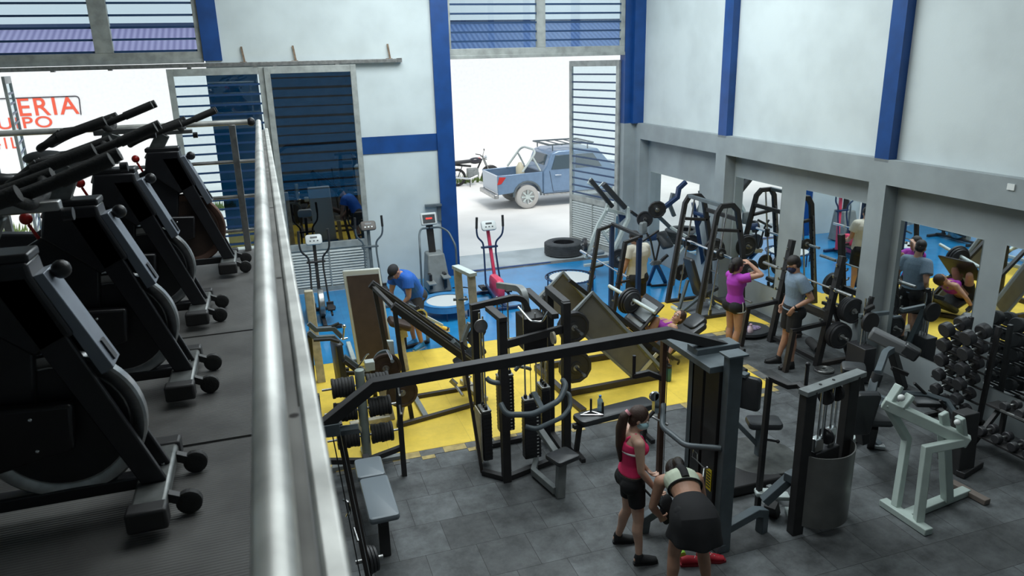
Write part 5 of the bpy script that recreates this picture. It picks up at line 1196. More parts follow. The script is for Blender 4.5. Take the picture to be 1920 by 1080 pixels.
# crunch / cross trainer style machine seen behind the man in cream
t = thing('ab_crunch_machine', 'low dark folding frame machine behind the man in the cream shirt', 'exercise machine', (6.9, 12.6, 0))
W3 = lambda x, y, Y=12.5: yy(x, y, Y)
part(t, 'tube', MB().tube([W3(1212, 436), W3(1220, 450), W3(1228, 490)], .02, 8, fil=.05), BLK)
part(t, 'tube', MB().tube([W3(1232, 445), W3(1237, 455), W3(1230, 488)], .02, 8, fil=.05), BLK)
part(t, 'hub', MB().box(W3(1230, 492), (.18, .10, .08)).tube([W3(1218, 494), W3(1222, 490), W3(1222, 498)], .012, 6, closed=True), STL, .006)
part(t, 'leg', MB().bar(W3(1230, 492), g(1248, 530), .07, .05), NAV); part(t, 'leg', MB().bar(W3(1230, 494), g(1214, 535), .06, .05), NAV)
part(t, 'leg', MB().bar(W3(1234, 494), W3(1252, 478), .05, .05), BLK2)
part(t, 'base', MB().tube([g(1214, 527, .03), g(1222, 536, .03), g(1250, 534, .03)], .025, 8), BLK)
part(t, 'cross_tube', MB().cyl(W3(1205, 452), W3(1235, 432), .025, 8), BLK)
part(t, 'screen_panel', MB().pad(W3(1222, 445, 12.7), (1,.1,0), (0,.3,1), .22, .14, .05, .02), NAV)
# ======================= STREET: PICKUP AND MOTORCYCLE =======================
PKB = mat('steel_blue_car_paint', (.16, .25, .38), .3, .3, noise=.1, coat=.4); DSTY = mat('dusty_tyre', (.42, .41, .39), .9); GLD = mat('car_glass', (.05, .08, .10), .08)
t = thing('pickup_truck', 'steel blue double cab pickup truck with roof rack parked across the street', 'pickup truck', (9.6, 22.8, 0))
y0, y1 = 21.95, 23.65; xb = 6.72
def sideprism(pts, y_a, y_b): return MB().prism([(x, y_a, z) for x, z in pts], (0, y_b-y_a, 0))
# body sides of the bed with wheel arch
arch = [(7.68+.46*math.cos(a), .38+.46*math.sin(a)) for a in [PI*k/10 for k in range(10, -1, -1)]]
bedp = [(xb, .48), (xb-.02, 1.08), (8.20, 1.12), (8.20, .45)]+[(x, z) for x, z in reversed(arch) if z > .44][::1]
part(t, 'bed_side', sideprism(bedp, y0, y0+.06), PKB, .015); part(t, 'bed_side', sideprism(bedp, y1-.06, y1), PKB, .015)
part(t, 'bed_floor', MB().bb(xb+.02, 8.2, y0+.06, y1-.06, .62, .68), mat('dark_bed_liner', (.10, .13, .17), .7))
part(t, 'bed_front', MB().bb(8.12, 8.2, y0+.06, y1-.06, .68, 1.12), MATS['dark_bed_liner'])
tg = part(t, 'tailgate', MB().bar((xb+.03, y0+.05, .62), (xb-.28, y0+.05, .30), .001, .001).bb(xb-.02, xb+.05, y0+.05, y1-.05, .52, 1.06), mat('pale_tailgate', (.45, .50, .56), .4), .01)
part(t, 'rear_bumper', MB().bb(xb-.14, xb+.02, y0+.02, y1-.02, .36, .50), STL, .03)
part(t, 'tail_light', MB().prism([(xb-.03, y0-.015, .80), (xb+.04, y0-.015, 1.04), (xb+.26, y0-.015, 1.02), (xb+.10, y0-.015, .82)], (0,.05,0)), RED, .01)
cab = [(8.22, .40), (8.22, 1.12), (8.36, 1.30), (8.50, 1.66), (8.75, 1.74), (10.1, 1.74), (10.6, 1.20), (11.9, 1.06), (12.0, .5), (11.9, .40)]
part(t, 'cab', sideprism(cab, y0+.02, y1-.02), PKB, .04)
for (a_, b_, c2_) in (((8.50,1.14),(9.25,1.14),0), ((9.33,1.14),(10.25,1.14),1)):
    part(t, 'side_window', MB().prism([(a_[0], y0-.0, 1.16), (a_[0]+(.14 if c2_ == 0 else 0), y0+.0, 1.60), (b_[0]-(.0 if c2_ == 0 else .32), y0+.0, 1.60), (b_[0], y0, 1.16)], (0,.03,0)), GLD, .01)
part(t, 'rear_window', MB().prism([(8.335, y0+.25, 1.20), (8.48, y0+.30, 1.60), (8.48, y1-.30, 1.60), (8.335, y1-.25, 1.20)], (-.02,0,0)), GLD)
dl = part(t, 'door_line', MB().tube([(8.44, y0+.012, 1.12), (8.56, y0+.012, .46), (9.28, y0+.012, .46), (9.29, y0+.012, 1.64)], .006, 4), BLK)
part(t, 'door_handle', MB().tube([(8.62, y0-.01, .98), (8.66, y0-.03, .985), (8.78, y0-.03, .985), (8.82, y0-.01, .98)], .015, 8), CHR)
part(t, 'roll_bar', MB().tube([(7.55, y0+.08, 1.14), (8.0, y0+.12, 1.70), (8.05, y0+.4, 1.78), (8.05, y1-.4, 1.78), (8.0, y1-.12, 1.70), (7.55, y1-.08, 1.14)], .035, 10, fil=.12), LGR)
part(t, 'roll_bar', MB().tube([(8.15, y0+.08, 1.14), (7.9, y0+.12, 1.60)], .03, 8), LGR); part(t, 'roll_bar', MB().tube([(8.15, y1-.08, 1.14), (7.9, y1-.12, 1.60)], .03, 8), LGR)
rk = MB(); rk.tube([(8.45, y0+.15, 1.92), (10.0, y0+.15, 1.92), (10.0, y1-.15, 1.92), (8.45, y1-.15, 1.92)], .025, 8, closed=True)
for k in range(5): rk.cyl((8.6+k*.32, y0+.15, 1.90), (8.6+k*.32, y1-.15, 1.90), .018, 8)
for x_ in (8.6, 9.8):
    for y_ in (y0+.15, y1-.15): rk.cyl((x_, y_, 1.72), (x_, y_, 1.92), .02, 8)
part(t, 'roof_rack', rk, DGR)
def wheel(c, r, w, parent, rimm=LGR, spokes=8, name='wheel'):
    c = V(c); o = part(parent, name, MB().lathe(c, (0,1,0), [(0,r*.62),(0,r*.9),(w*.12,r),(w*.88,r),(w,r*.9),(w,r*.62)], 40, ring=True), DSTY)
    MB().lathe(c+V((0,w*.1,0)), (0,1,0), [(0,r*.52),(-.02,r*.62),(w*.7,r*.63),(w*.7,0.01),(w*.25,.01),(w*.2,r*.2)], 32).build('rim', STL, o)
    hl = MB()
    for k in range(spokes):
        a = 2*PI*k/spokes; hl.bar(c+V((r*.2*math.cos(a), w*.05, r*.2*math.sin(a))), c+V((r*.58*math.cos(a), w*.02, r*.58*math.sin(a))), .03, .05)
    hl.build('spokes', rimm, o); MB().lathe(c+V((0,-.005,0)), (0,1,0), [(0,r*.2),(w*.3,r*.22)], 20).build('hub_cap', rimm, o)
    return o
for x_ in (7.68, 11.0):
    wheel((x_, y0-.02, .36), .37, .24, t); wheel((x_, y1-.22, .36), .37, .24, t)
part(t, 'wheel_arch', MB().tube([(x, y0-.005, z) for x, z in arch], .035, 8), DGR)
part(t, 'running_board', MB().bar((8.25, y0+.05, .38), (10.5, y0+.05, .38), .12, .05), STL)
gcy = V((8.0, 22.4, 0))
part(t, 'gas_bottle', MB().lathe((7.72, 22.75, .69), (0,0,1), [(0,.12),(.03,.14),(.5,.14),(.6,.08),(.66,.05)], 20), mat('cream_tank', (.6, .55, .40), .5))
t = thing('motorcycle', 'black motorcycle with a red striped tank parked behind the pickup truck', 'motorcycle', (7.4, 27.4, 0))
mx0, my = 6.9, 27.3
def mw(x_):
    w_ = part(t, 'wheel', MB().tube([(x_+.29*math.cos(a), my, .31+.29*math.sin(a)) for a in [2*PI*k/32 for k in range(32)]], .05, 8, closed=True), RUB)
    s2 = MB(); s2.cyl((x_, my-.06, .31), (x_, my+.06, .31), .05, 12)
    for k in range(10): a = 2*PI*k/10; s2.cyl((x_, my, .31), (x_+.27*math.cos(a), my, .31+.27*math.sin(a)), .006, 5)
    s2.build('spokes', STL, w_)
mw(6.75); mw(8.05)
part(t, 'engine', MB().box((7.35, my, .45), (.42, .26, .34)).lathe((7.45, my-.15, .42), (0,1,0), [(0,.13),(.3,.13)], 18), GRY, .03)
part(t, 'tank', MB().ball((7.48, my, .90), .2, 16, (1.3, .7, .62)), mat('dark_tank', (.03, .03, .04), .25))
part(t, 'seat', MB().pad((6.98, my, .88), (1,0,.05), (0,1,0), .72, .26, .12, .08), VIN)
part(t, 'fork', MB().bar((8.05, my-.08, .31), (7.78, my-.08, 1.02), .04, .04).bar((8.05, my+.08, .31), (7.78, my+.08, 1.02), .04, .04), STL)
part(t, 'handlebar', MB().tube([(7.60, my-.36, 1.10), (7.74, my-.22, 1.08), (7.76, my, 1.02), (7.74, my+.22, 1.08), (7.60, my+.36, 1.10)], .016, 8, fil=.05), BLK)
part(t, 'mirror', MB().cyl((7.70, my-.26, 1.08), (7.74, my-.34, 1.30), .008, 6).ball((7.74, my-.34, 1.33), .06, 10, (.3,1,.7)), BLK)
part(t, 'headlight', MB().lathe((7.82, my, .98), (1,0,.1), [(0,.05),(.08,.09),(.10,.085)], 18), CHR)
part(t, 'mudguard', MB().tube([(8.05+.35*math.cos(a), my, .31+.35*math.sin(a)) for a in [PI*k/10 for k in range(2, 9)]], .05, 6), BLK); part(t, 'tail_light', MB().box((6.42, my, .86), (.06, .12, .07)), RED, .01); part(t, 'tank_stripe', MB().ball((7.56, my, .97), .09, 12, (1.6, .8, .5)), RED)
part(t, 'exhaust', MB().tube([(7.5, my-.14, .35), (7.2, my-.18, .25), (6.6, my-.2, .35)], .04, 10, fil=.1), CHR)
part(t, 'rear_frame', MB().tube([(7.3, my, .7), (6.75, my, .78), (6.45, my, .85)], .04, 8).bar((6.75, my-.1, .31), (6.95, my-.1, .8), .03, .03).bar((7.4, my, .3), (7.74, my, .95), .05, .05), BLK)
part(t, 'side_stand', MB().cyl((7.2, my-.1, .3), (7.15, my-.35, -.03), .015, 8), BLK)
# ======================= PEOPLE =======================
def loft(mb, secs, n=16):
    "secs: (centre, lateral axis, depth axis, rx, ry)"
    vs = []; fs = []
    for (c, a, b, rx, ry) in secs:
        for k in range(n):
            t = 2*PI*k/n; vs.append(V(c)+V(a)*(rx*math.cos(t))+V(b)*(ry*math.sin(t)))
    m = len(secs)
    for i in range(m-1):
        for k in range(n): fs.append((i*n+k, i*n+(k+1) % n, (i+1)*n+(k+1) % n, (i+1)*n+k))
    fs += [tuple(range(n-1, -1, -1)), tuple((m-1)*n+k for k in range(n))]
    mb.add(vs, fs)
def limb(mb, pts, rs, caps=True):
    pts = [V(p) for p in pts]
    P2, R2 = [], []
    for i in range(len(pts)-1):
        for k in range(4):
            t = k/4; P2.append(pts[i].lerp(pts[i+1], t)); R2.append(rs[i]*(1-t)+rs[i+1]*t)
    P2.append(pts[-1]); R2.append(rs[-1])
    mb.tube(P2, n=14, rs=R2)
    if caps:
        for p, r in zip(pts, rs): mb.ball(p, r*.99, 12)
def remesh(o, vox, sm=4):
    m = o.modifiers.new('remesh', 'REMESH'); m.mode = 'VOXEL'; m.voxel_size = vox; m.use_smooth_shade = True
    s = o.modifiers.new('smooth', 'SMOOTH'); s.iterations = sm; s.factor = .5
    return o
def hand(mb, wrist, d, nrm, curl=.5, s=1, side=1, spread=.0):
    w_ = V(wrist); d = V(d).normalized(); nrm = V(nrm); nrm = (nrm-d*nrm.dot(d)).normalized(); lat = d.cross(nrm)*side
    loft(mb, [(w_, lat, nrm, .026*s, .019*s), (w_+d*.03*s, lat, nrm, .034*s, .017*s), (w_+d*.07*s, lat, nrm, .040*s, .015*s), (w_+d*.092*s, lat, nrm, .038*s, .012*s)], 14)
    for k, (o_, ln) in enumerate(((.029, .068), (.0105, .077), (-.009, .072), (-.027, .056))):
        p = w_+d*.086*s+lat*o_*s; a = curl*(.55+.08*k); pts = [p]; dd = d.copy()
        for j, f in enumerate((.45, .32, .26)):
            dd = (dd*math.cos(a)+nrm*math.sin(a)).normalized() if j else (d*math.cos(a*.8)+nrm*math.sin(a*.8)).normalized()
            if j: pass
            p = p+dd*ln*f*s+lat*spread*o_*.4; pts.append(p)
        mb.tube(pts, n=8, rs=[.0095*s, .009*s, .0085*s, .007*s]); mb.ball(pts[-1], .0072*s, 8)
    p0 = w_+d*.028*s+lat*.028*s; p1 = p0+(d*.5+lat*.75+nrm*.35).normalized()*.036*s; p2 = p1+(d*.85+lat*.2+nrm*(.3+curl*.5)).normalized()*.030*s; p3 = p2+(d*.8-lat*.1+nrm*(.3+curl*.6)).normalized()*.022*s
    mb.tube([p0, p1, p2, p3], n=8, rs=[.014*s, .0115*s, .010*s, .008*s]); mb.ball(p3, .008*s, 8)
BODYF = [(-.24, .085, .085), (-.12, .155, .115), (0, .172, .125), (.12, .160, .115), (.36, .122, .092), (.55, .134, .102), (.72, .146, .118), (.86, .145, .100), (.97, .125, .072), (1.04, .075, .055)]
BODYM = [(-.24, .08, .08), (-.12, .145, .11), (0, .160, .120), (.12, .155, .115), (.36, .145, .108), (.55, .158, .116), (.72, .175, .122), (.86, .175, .110), (.97, .150, .080), (1.04, .08, .058)]
def human(label, loc, yaw, J, female=True, skin=None, group=None, s=1.0, hairf=None, shirt=None, bottoms=None, shoes=None, head=None, curl=(.6, .6), handn=None, extra=None, vox=.008, mask=None, handd=None, fat=1.0):
    skin = skin or SKIN
    Rz = Matrix.Rotation(yaw, 3, 'Z'); L0 = V(loc)
    W = lambda p: L0 + Rz@(V(p)*s)
    D = lambda d: (Rz@V(d)).normalized()
    K = {k: W(v) for k, v in J.items()}
    t = thing('person', label, 'person', L0, group)
    tor = BODYF if female else BODYM
    pel, mid, nk = K['pelvis'], K.get('mid', (K['pelvis']+K['neck'])/2), K['neck']
    def spine(u):
        if u < 0: return pel+(pel-mid).normalized()*(-u)*(nk-pel).length
        if u > 1: return nk+(nk-mid).normalized()*(u-1)*(nk-pel).length
        return pel*(1-u)*(1-u)+(mid*2-(pel+nk)/2)*2*u*(1-u)+nk*u*u
    hl = (K['hipR']-K['hipL']).normalized(); sl = (K['shR']-K['shL']).normalized()
    def sec(u, rx, ry, off=0):
        c = spine(u); ax = (spine(u+.02)-spine(u-.02)).normalized(); k = max(0, min(1, u)); lt = (hl*(1-k)+sl*k); lt = (lt-ax*lt.dot(ax)).normalized(); dp = ax.cross(lt)
        return (c, lt, dp, rx*s*fat+off, ry*s*fat+off)
    body = MB()
    loft(body, [sec(u, a, b) for u, a, b in tor], 20)
    fw_h = hl.cross((mid-pel).normalized())*-1
    # which way is forward at the pelvis: lateral(right) x up = forward
    upv = (mid-pel).normalized(); fwd = upv.cross(hl).normalized()
    if female:
        ax1 = (nk-mid).normalized(); fc = ax1.cross(sl)
        for q in (-1, 1): body.ball(spine(.70)+sl*q*.062*s+fc*.075*s, .058*s, 12)
    for q in ('L', 'R'):
        body.ball(K['hip'+q]-fwd*.045*s-upv*.02*s, (.098 if female else .088)*s, 14)
        th = .088 if female else .085
        kn, an, hp = K['knee'+q], K['ankle'+q], K['hip'+q]
        cd_ = (an-kn); back = None
        limb(body, [hp, hp.lerp(kn, .45), kn], [th*s*fat, th*.86*s, .056*s])
        lat_ = hl; shin = cd_.normalized(); bk = shin.cross(lat_).normalized()
        toe_ = K['toe'+q]; fd = (toe_-an); fd = (fd - shin*fd.dot(shin)).normalized()
        limb(body, [kn, kn+cd_*.28-fd*.014*s, kn+cd_*.62, an], [.053*s, .056*s, .042*s, .034*s])
        limb(body, [an-fd*.03*s+V((0,0,-.03))*s, toe_], [(.026 if shoes else .034)*s, (.020 if shoes else .026)*s])
        sh, el, wr = K['sh'+q], K['el'+q], K['wr'+q]
        ru = .046 if female else .055
        limb(body, [spine(.93), sh], [.06*s, (ru+.012)*s])
        limb(body, [sh, sh.lerp(el, .5), el], [(ru+.010)*s, ru*s, .037*s])
        limb(body, [el, el.lerp(wr, .3), wr], [.036*s, .038*s, .025*s])
        sd = 1 if q == 'R' else -1
        dd = D(handd[0 if q == 'L' else 1]) if handd and handd[0 if q == 'L' else 1] else (wr-el).normalized()
        hn = D(handn[0 if q == 'L' else 1]) if handn else hl*(-sd)
        hand(body, wr, dd, hn, curl[0 if q == 'L' else 1], s, 1 if hn.dot(hl*(-sd)) > -2 else 1)
    hc = K['head']; fd, hu = D(head[0]), D(head[1]); hu = (hu-fd*hu.dot(fd)).normalized(); hr = fd.cross(hu)
    HR = Matrix((hr, fd, hu)).transposed()
    limb(body, [spine(.98), hc-hu*.05*s-fd*.015*s], [.058*s, .052*s])
    body.ball(hc+hu*.012*s-fd*.008*s, .1*s, 20, (.76, .94, 1.04), HR)
    body.ball(hc+fd*.028*s-hu*.055*s, .06*s, 16, (.88, .95, .95), HR)
    body.ball(hc+fd*.062*s-hu*.093*s, .022*s, 12, (1.1,1,.9), HR)
    body.ball(hc+fd*.093*s-hu*.030*s, .013*s, 10, (1,1.1,1), HR); body.cyl(hc+fd*.082*s+hu*.005*s, hc+fd*.098*s-hu*.028*s, .008*s, 10)
    for q in (-1, 1): body.ball(hc+hr*q*.077*s-hu*.018*s-fd*.005*s, .021*s, 10, (.4, .8, 1.25), HR)
    ob = remesh(part(t, 'body', body, skin), vox, 3)
    for q in (-1, 1):
        e = part(t, 'eye', MB().ball(hc+fd*.077*s+hr*q*.031*s+hu*.0*s, .0135*s, 10), EYW)
        MB().ball(hc+fd*.0875*s+hr*q*.031*s, .0062*s, 8).build('iris', EYE, e)
        part(t, 'eyebrow', MB().tube([hc+fd*.090*s+hr*q*.016*s+hu*.022*s, hc+fd*.088*s+hr*q*.034*s+hu*.027*s, hc+fd*.076*s+hr*q*.050*s+hu*.020*s], .0038*s, 6), HAIR)
    part(t, 'lips', MB().ball(hc+fd*.083*s-hu*.066*s, .012*s, 10, (1.8, .6, .55), HR), LIP)
    ctx = dict(t=t, K=K, sec=sec, spine=spine, hc=hc, fd=fd, hu=hu, hr=hr, HR=HR, s=s, hl=hl, sl=sl, fwd=fwd, upv=upv, tor=tor, W=W, D=D, fat=fat)
    if mask:
        part(t, 'face_mask', MB().ball(hc+fd*.038*s-hu*mask[1]*s, .073*s, 16, (.98, 1.02, .80), HR).tube([hc+hr*-.080*s-hu*.02*s, hc+hr*-.066*s+fd*.05*s-hu*.045*s], .003, 5).tube([hc+hr*.080*s-hu*.02*s, hc+hr*.066*s+fd*.05*s-hu*.045*s], .003, 5), mask[0])
    if shirt: shirt(ctx)
    if bottoms: bottoms(ctx)
    if shoes:
        for q in ('L', 'R'):
            an, toe = K['ankle'+q], K['toe'+q]; f_ = (toe-an); f_.z = 0; f_.normalize(); r_ = f_.cross(V((0,0,1)))
            gz = min(an.z-.075*s, toe.z-.02*s) if 'floor' not in J else 0
            mb = MB(); a0 = V((an.x, an.y, an.z))
            loft(mb, [(a0-f_*.045*s+V((0,0,-.035*s)), r_, V((0,0,1)), .034*s, .046*s), (a0+V((0,0,-.026*s)), r_, V((0,0,1)), .044*s, .058*s), (a0+f_*.06*s+V((0,0,-.036*s)), r_, V((0,0,1)), .048*s, .048*s), (a0+f_*.125*s+V((0,0,-.046*s)), r_, V((0,0,1)), .052*s, .037*s), (a0+f_*.19*s+V((0,0,-.054*s)), r_, V((0,0,1)), .038*s, .026*s)], 16)
            limb(mb, [a0+V((0,0,.015*s)), a0+V((0,0,-.03*s))], [.044*s, .048*s])
            so_ = remesh(part(t, 'shoe', mb, shoes[0]), .007, 2)
            sole = MB(); sole.prism([a0+f_*x*s+r_*y*s+V((0,0,-.082*s)) for x, y in ((-.055,-.02),(-.03,-.036),(.06,-.042),(.13,-.046),(.19,-.028),(.205,0),(.19,.028),(.13,.046),(.06,.042),(-.03,.036),(-.055,.02))], (0,0,.022*s))
            sole.build('sole', shoes[1], so_)
    if hairf: hairf(ctx)
    if extra: extra(ctx)
    return t
def mk_shirt(m, u0=-.02, sleeve=.5, off=.014, u1=1.03, straps=False, bandm=None, name='t_shirt'):
    def f(c):
        s, K, t = c['s'], c['K'], c['t']; mb = MB()
        tor = [q for q in c['tor'] if u0-.001 <= q[0] <= u1]
        def interp(u):
            T_ = c['tor']
            for i in range(len(T_)-1):
                if T_[i][0] <= u <= T_[i+1][0]:
                    k = (u-T_[i][0])/(T_[i+1][0]-T_[i][0]); return (u, T_[i][1]*(1-k)+T_[i+1][1]*k, T_[i][2]*(1-k)+T_[i+1][2]*k)
            return T_[-1]
        us = [interp(u0)] + [q for q in c['tor'] if u0+.03 < q[0] < u1-.03] + [interp(u1)]
        loft(mb, [c['sec'](u, a, b, off+(.012 if (i == 0 and u0 < .05) else 0)) for i, (u, a, b) in enumerate(us)], 20)
        fc = (K['neck']-c['spine'](.5)).normalized().cross(c['sl'])
        if c['tor'] is BODYF:
            for q in (-1, 1): mb.ball(c['spine'](.70)+c['sl']*q*.062*s+fc*.077*s, .058*s+off, 12)
        if sleeve:
            for q in ('L', 'R'):
                sh, el = K['sh'+q], K['el'+q]; r0 = .064 if c['tor'] is BODYF else .074
                limb(mb, [c['spine'](.92), sh], [.066*s+off, r0*s+off*.6], True)
                mb.tube([sh, sh.lerp(el, sleeve*.5), sh.lerp(el, sleeve)], n=14, rs=[(r0)*s+off*.6, (r0-.002)*s+off, (r0-.004)*s+off*1.3])
        if straps:
            for q in ('L', 'R'):
                q_ = -1 if q == 'L' else 1
                mb.tube([c['spine'](.80)+c['sl']*q_*.075*s+fc*.10*s, c['spine'](.98)+c['sl']*q_*.07*s+fc*.055*s, c['spine'](1.03)+c['sl']*q_*.062*s, c['spine'](.95)+c['sl']*q_*.05*s-fc*.075*s, c['spine'](.72)+c['sl']*q_*.03*s-fc*.105*s], .018*s, 8)
        o = remesh(part(t, name, mb, m), .009, 3)
        return o
    return f
def mk_shorts(m, frac=.35, off=.014, u1=.22, piping=None, loose=0, name='shorts'):
    def f(c):
        s, K, t = c['s'], c['K'], c['t']; mb = MB()
        loft(mb, [c['sec'](u, a, b, off) for u, a, b in c['tor'] if u <= u1], 20)
        for q in ('L', 'R'):
            hp, kn = K['hip'+q], K['knee'+q]; th = .088 if c['tor'] is BODYF else .085
            mb.ball(hp-c['fwd']*.045*s-c['upv']*.02*s, .098*s+off, 14)
            e = hp.lerp(kn, frac); r1 = (th*(1-.30*frac)+loose)*s+off
            mb.tube([hp, hp.lerp(kn, frac*.5), e], n=16, rs=[th*s+off, (th*(1-.12*frac)+loose*.6)*s+off, r1])
        o = remesh(part(t, name, mb, m), .009, 3)
        if piping:
            for q in ('L', 'R'):
                hp, kn = K['hip'+q], K['knee'+q]; e = hp.lerp(kn, frac); ax = (kn-hp).normalized(); N_ = ax.orthogonal().normalized(); B_ = ax.cross(N_); r1 = (.088*(1-.30*frac)+loose)*s+off+.002
                MB().tube([e+(N_*math.cos(a)+B_*math.sin(a))*r1 for a in [2*PI*k/20 for k in range(20)]], .006, 6, closed=True).build('piping', piping, o)
                lat = c['hl']*(1 if q == 'R' else -1)
                MB().tube([c['spine'](.16)+lat*.172*s*1.05, hp+lat*.112*s, e+lat*(r1)], .006, 6).build('piping', piping, o)
    return f
def mk_hair(m, tail=None, cap=False, short=False, band=None):
    def f(c):
        s, hc, fd, hu, hr, HR, t = (c[k] for k in ('s', 'hc', 'fd', 'hu', 'hr', 'HR', 't')); mb = MB()
        if short:
            mb.ball(hc+hu*.034*s-fd*.008*s, .101*s, 20, (.80, .97, .92), HR); mb.ball(hc-fd*.045*s-hu*.015*s, .075*s, 14, (.98,.75,.9), HR)
        else:
            mb.ball(hc+hu*.024*s-fd*.022*s, .105*s, 20, (.82, .95, 1.0), HR); mb.ball(hc-fd*.045*s-hu*.02*s, .085*s, 16, (.98,.75,1.0), HR)
        o = remesh(part(t, 'hair', mb, m), .007, 2)
        if tail:
            pts = [c['W'](p) if isinstance(p, tuple) else p for p in tail[0]]
            MB().tube(fillet([V(p) for p in pts], .08, 5), n=12, rs=None, r=.03*s) if False else None
            fp = []
            P_ = [V(p) for p in pts]; R_ = tail[1]; FP = []; FR = []
            for i in range(len(P_)-1):
                for k in range(6): FP.append(P_[i].lerp(P_[i+1], k/6)); FR.append(R_[i]*(1-k/6)+R_[i+1]*k/6)
            FP.append(P_[-1]); FR.append(R_[-1])
            tm = MB(); tm.tube(FP, n=12, rs=FR)
            remesh(tm.build('ponytail', m, o), .008, 6)
            if band: MB().lathe(P_[0], (P_[1]-P_[0]), [(-.012,.018),(-.012,.03),(.012,.03),(.012,.018)], 16, ring=True).build('hair_tie', band, o)
    return f
ST = dict(pelvis=(0,0,.92), neck=(0,-.01,1.42), head=(0,.02,1.575), shL=(-.165,-.01,1.385), shR=(.165,-.01,1.385), elL=(-.21,-.02,1.11), elR=(.21,-.02,1.11), wrL=(-.22,.05,.87), wrR=(.22,.05,.87),
    hipL=(-.085,0,.90), hipR=(.085,0,.90), kneeL=(-.095,.015,.49), kneeR=(.095,.015,.49), ankleL=(-.10,0,.085), ankleR=(.10,0,.085), toeL=(-.12,.15,.03), toeR=(.12,.15,.03))
def pose(**k): d = dict(ST); d.update(k); return d
BKC = mat('black_fabric', (.012, .012, .014), .85, noise=.2); PKC = mat('hot_pink_fabric', (.80, .03, .14), .7, noise=.1)
VIO = mat('violet_fabric', (.40, .035, .42), .7, noise=.15); HEA = mat('heather_blue_grey_fabric', (.19, .26, .34), .85, noise=.15, nscale=60)
CRM = mat('cream_fabric', (.60, .56, .47), .85, noise=.1); RBL = mat('royal_blue_fabric', (.015, .12, .50), .75, noise=.15); BSH = mat('black_shoe', (.014, .014, .015), .6)
WSH = mat('white_shoe', (.6, .6, .58), .6); MSK = mat('light_blue_mask', (.42, .66, .72), .8); NVM = mat('navy_mask', (.02, .025, .07), .8)
# 1 woman in pink tank top
def pink_extra(c):
    s = c['s']; t = c['t']
    fc = (c['K']['neck']-c['spine'](.5)).normalized().cross(c['sl'])
    part(t, 'white_bra_edge', MB().tube([c['spine'](.66)+c['sl']*.155*s*math.cos(a)+fc*.112*s*math.sin(a)*1.0 for a in [PI+PI*k/12 for k in range(13)]], .014*s, 8), WHT)
human('woman in a hot pink tank top and light blue face mask, with a long ponytail', (2.83, 5.34, 0), -PI/2-.12,
    pose(kneeL=(-.10,.0,.49), ankleL=(-.22,-.06,.085), toeL=(-.20,.12,.03), hipL=(-.085,0,.90), ankleR=(.16,.03,.085), toeR=(.17,.20,.03), kneeR=(.12,.03,.49),
        pelvis=(0,-.02,.92), neck=(.0,.0,1.40), head=(.0,.06,1.555), shL=(-.165,.0,1.365), shR=(.165,.0,1.365), elL=(-.20,.02,1.10), elR=(.20,.01,1.09), wrL=(-.14,.20,.90), wrR=(.17,.17,.86)),
    True, SKIN2, s=.915, shirt=mk_shirt(PKC, .14, 0, .012, .84, True, name='tank_top'), bottoms=mk_shorts(BKC, .62, .010, .30), shoes=(BSH, BSH), head=((.42,1,-.42), (0,.3,1)), mask=(MSK, .045),
    hairf=mk_hair(HAIRB, ([(0,-.06,1.63),(0,-.10,1.60),(-.01,-.125,1.47),(0,-.135,1.28),(0,-.13,1.10)], [.028,.042,.05,.042,.012]), band=mat('pink_hair_tie', (.8,.35,.4), .6)), curl=(1.3, 1.3), handn=((0,0,1),(0,0,1)), extra=pink_extra)
# bar she holds, hanging from the machine cable
cb = thing('cable_bar', 'thin dark cable bar held by the woman in pink', 'cable handle', (3.0, 5.25, .8))
part(cb, 'bar', MB().cyl(g(1207, 916, .80), g(1243, 955, .66), .010, 10), BLK); part(cb, 'tip', MB().ball(g(1224, 929, .77), .018, 10), CHR)
# 2 woman bending forward
def bend_top(c):
    s, t = c['s'], c['t']; mb = MB()
    T_ = [q for q in c['tor'] if .5 < q[0] < .95]
    loft(mb, [c['sec'](u, a, b, .012) for u, a, b in T_], 20)
    o = remesh(part(t, 'sports_top', mb, mat('pale_mint_fabric', (.55, .62, .48), .8)), .009, 3)
    fc = (c['K']['neck']-c['spine'](.5)).normalized().cross(c['sl'])
    MB().tube([c['spine'](.56)-fc*.10*s, c['spine'](.72)-fc*.118*s, c['spine'](.88)-fc*.10*s, c['spine'](1.0)-fc*.06*s], .040*s, 10).build('black_back_panel', BKC, o)
    e = c['sec'](.55, .134, .102, .016); MB().tube([e[0]+e[1]*e[3]*math.cos(a)+e[2]*e[4]*math.sin(a) for a in [2*PI*k/24 for k in range(24)]], .010, 6, closed=True).build('black_hem', BKC, o)
    for q in (-1, 1): MB().tube([c['spine'](.86)+c['sl']*q*.12*s-fc*.05*s, c['spine'](.97)+c['sl']*q*.09*s-fc*.03*s, c['spine'](.95)+c['sl']*q*.09*s+fc*.04*s, c['spine'](.80)+c['sl']*q*.10*s+fc*.10*s], .022*s, 8).build('strap', MATS['pale_mint_fabric'], o)
